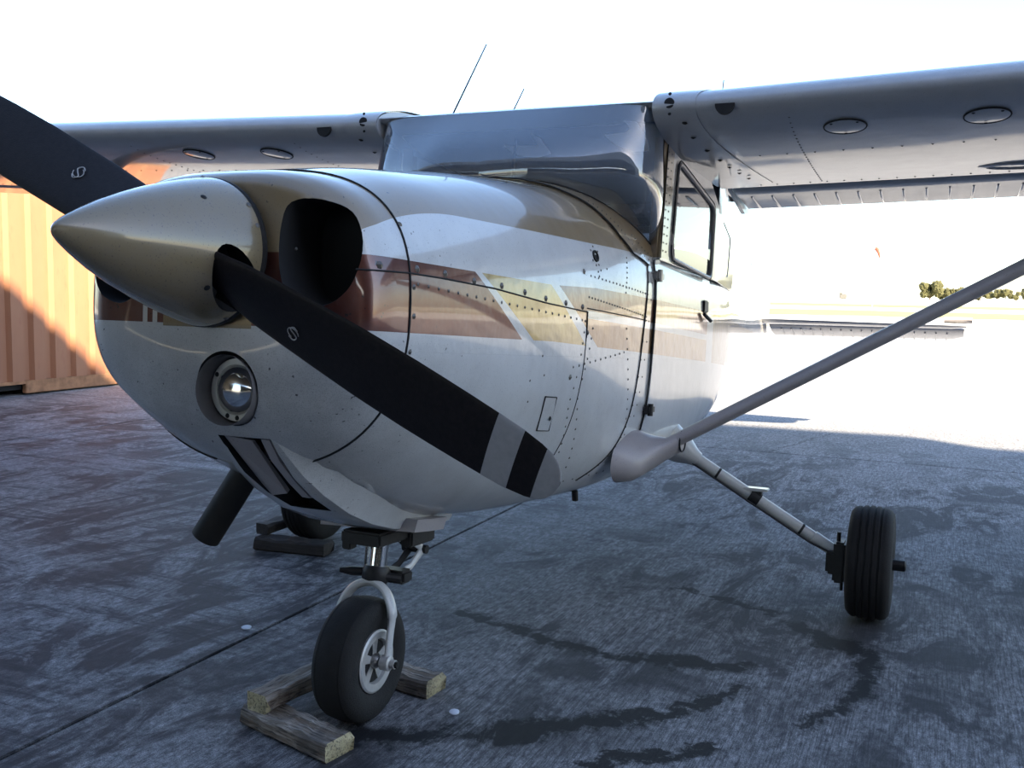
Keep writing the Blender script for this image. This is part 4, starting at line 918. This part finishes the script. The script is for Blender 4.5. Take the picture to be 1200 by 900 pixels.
def beam(name, p0, p1, w_, h_, parent, jag=.004, m2=None, seed=1):
    """rough sawn timber from p0 to p1 (centre line), slightly chewed edges; end faces of pale end grain"""
    rnd = random.Random(seed); p0, p1 = Vector(p0), Vector(p1); L_ = (p1-p0).length; bm = bmesh.new(); R_ = []
    for i in range(11):
        x = L_*i/10; c_ = .010; q = []
        for a, b_ in ((-w_/2+c_, -h_/2), (w_/2-c_, -h_/2), (w_/2, -h_/2+c_), (w_/2, h_/2-c_), (w_/2-c_, h_/2), (-w_/2+c_, h_/2), (-w_/2, h_/2-c_), (-w_/2, -h_/2+c_)):
            j = rnd.uniform(-jag, jag); q.append(Vector((x+(rnd.uniform(-.010, .010) if i in (0, 10) else 0), a+j*(1 if a else 0), b_+(j if b_ > 0 else 0))))
        R_.append(q)
    loft(bm, R_, True, True); bm.faces.ensure_lookup_table(); bm.faces[-1].material_index = 1; bm.faces[-2].material_index = 1
    o = link(name, bm, m2 or [M_wood, M_end], parent, smooth=0); o.location = p0; d_ = p1-p0; o.rotation_euler = (0, -math.asin(d_.z/L_), math.atan2(d_.y, d_.x)); return o
K = empty('wheel_chock', (-.1, -.35, 0)); tag(K, 'weathered wooden chock of nailed beams in front of the nose wheel', 'wheel chock', None)
def chock(root, beams, m2=None):
    for i, (p0, p1, w_, h_) in enumerate(beams):
        beam('timber', Vector(p0)-root.location, Vector(p1)-root.location, w_, h_, root, m2=m2, seed=i+3)
chock(K, [((-.265, -.315, .0275), (.085, -.405, .0275), .10, .055), ((-.215, -.365, .082), (-.165, .04, .082), .085, .052)])
K2 = empty('wheel_chock', (0, .08, 0)); tag(K2, 'weathered wooden chock behind the nose wheel, pale sawn end', 'wheel chock')
chock(K2, [((-.20, .115, .029), (.125, .065, .029), .095, .058)])
K3 = empty('wheel_chock', (-1.3, 1.2, 0)); tag(K3, 'dark wooden chock at the far main wheel, seen under the nose', 'wheel chock')
chock(K3, [((-1.44, 1.19, .03), (-1.08, 1.24, .03), .10, .06), ((-1.445, 1.22, .086), (-1.44, 1.72, .086), .08, .05)], [M_wood2, M_wood2])
# small litter on the slab
for (x, y, r_) in ((.235, -.02, .016), (-.78, .28, .018)):
    bm = bmesh.new(); bmesh.ops.create_icosphere(bm, subdivisions=2, radius=r_)
    for v in bm.verts: v.co *= 1+.3*noise.noise(v.co*60); v.co.z = max(v.co.z*.35, -.2*r_)
    o = link('paper_scrap', bm, mat('pale_scrap', (.6, .65, .75), .8), smooth=0); o.location = (x, y, .2*r_); tag(o, 'small pale scrap lying on the concrete right of the nose wheel chock' if x > 0 else 'small pale scrap lying on the concrete left of the nose wheel', 'scrap')
# ---------- distance ----------
def blob_tree(name, x, y, h_, wd, seed, label, cat='tree'):
    rnd = random.Random(seed); T_ = empty(name, (x, y, -.02)); tag(T_, label, cat, 'distant trees on the right horizon')
    bm = bmesh.new()
    for i in range(16):
        b2 = bmesh.new(); bmesh.ops.create_icosphere(b2, subdivisions=3, radius=1)
        r_ = h_*rnd.uniform(.15, .27); c_ = Vector((rnd.uniform(-1, 1)*wd*.42, rnd.uniform(-1, 1)*wd*.35, h_*rnd.uniform(.28, .80)))
        o__ = Vector((rnd.random()*50, rnd.random()*50, 0))
        for v in b2.verts: v.co = c_+v.co*r_*(1+.55*noise.noise(v.co*2.6+o__))
        merge(bm, b2)
    link('crown', bm, M_leaf, T_, smooth=0)
    bm = bmesh.new(); tube(bm, [(0, 0, 0), (.1, 0, h_*.5)], [h_*.03, h_*.02], 8); link('trunk', bm, M_bark, T_, smooth=0)
M_leaf = mat('olive_foliage', (.050, .050, .016), .9, var=.4, scale=1.2, bump=.8, bscale=4); M_bark = mat('bark', (.10, .07, .05), .9)
def far(px, dist):
    """a bearing to the right of the lens axis, degrees, and a distance in metres"""
    a = YAW*0+math.radians(px); d_ = Vector((math.sin(a), math.cos(a), 0)); return CAM[0]+d_.x*dist, CAM[1]+d_.y*dist
for i, (brg, dist, h_, wd, lab) in enumerate(((-.55, 420, 7.2, 8.0, 'left and tallest of the distant olive-green trees on the horizon, left of the strut'), (.55, 425, 5.2, 10, 'distant olive-green tree showing just left of the strut, lower than its neighbour'), (1.9, 430, 4.6, 9, 'distant low bush whose top shows behind the strut'),
    (3.1, 410, 4.6, 10.5, 'low olive bush on the horizon just right of the strut'), (4.55, 430, 6.0, 11, 'rightmost distant bush, at the edge of the photograph'))):
    x, y = far(brg, dist); blob_tree('distant_tree', x, y, h_, wd, i+5, lab)
x, y = far(-5.0, 380); bm = bmesh.new(); box(bm, -1.2, 1.2, -1, 1, 0, 1.6, .2); box(bm, -1.3, -.3, -1, 1, 1.5, 2.2, .2)
o = link('distant_hut', bm, mat('dull_grey_boards', (.10, .10, .10), .8), smooth=0); o.location = (x, y, 0); tag(o, 'tiny dark hut far off on the white horizon', 'hut')
WS = empty('windsock', (*far(-3.45, 101), 0)); tag(WS, 'distant orange windsock above the white horizon', 'windsock')
bm = bmesh.new(); tube(bm, [(0, 0, 0), (0, 0, 5.95)], [.035, .025], 8); link('pole', bm, mat('white_pole', (.8, .8, .8), .5), WS)
bm = bmesh.new(); tube(bm, [(0, 0, 5.85), (.17, 0, 5.75), (.33, 0, 5.38), (.45, 0, 4.95)], [.17, .17, .12, .07], 12); link('sock', bm, mat('faded_orange_cloth', (.20, .05, .03), .8), WS)
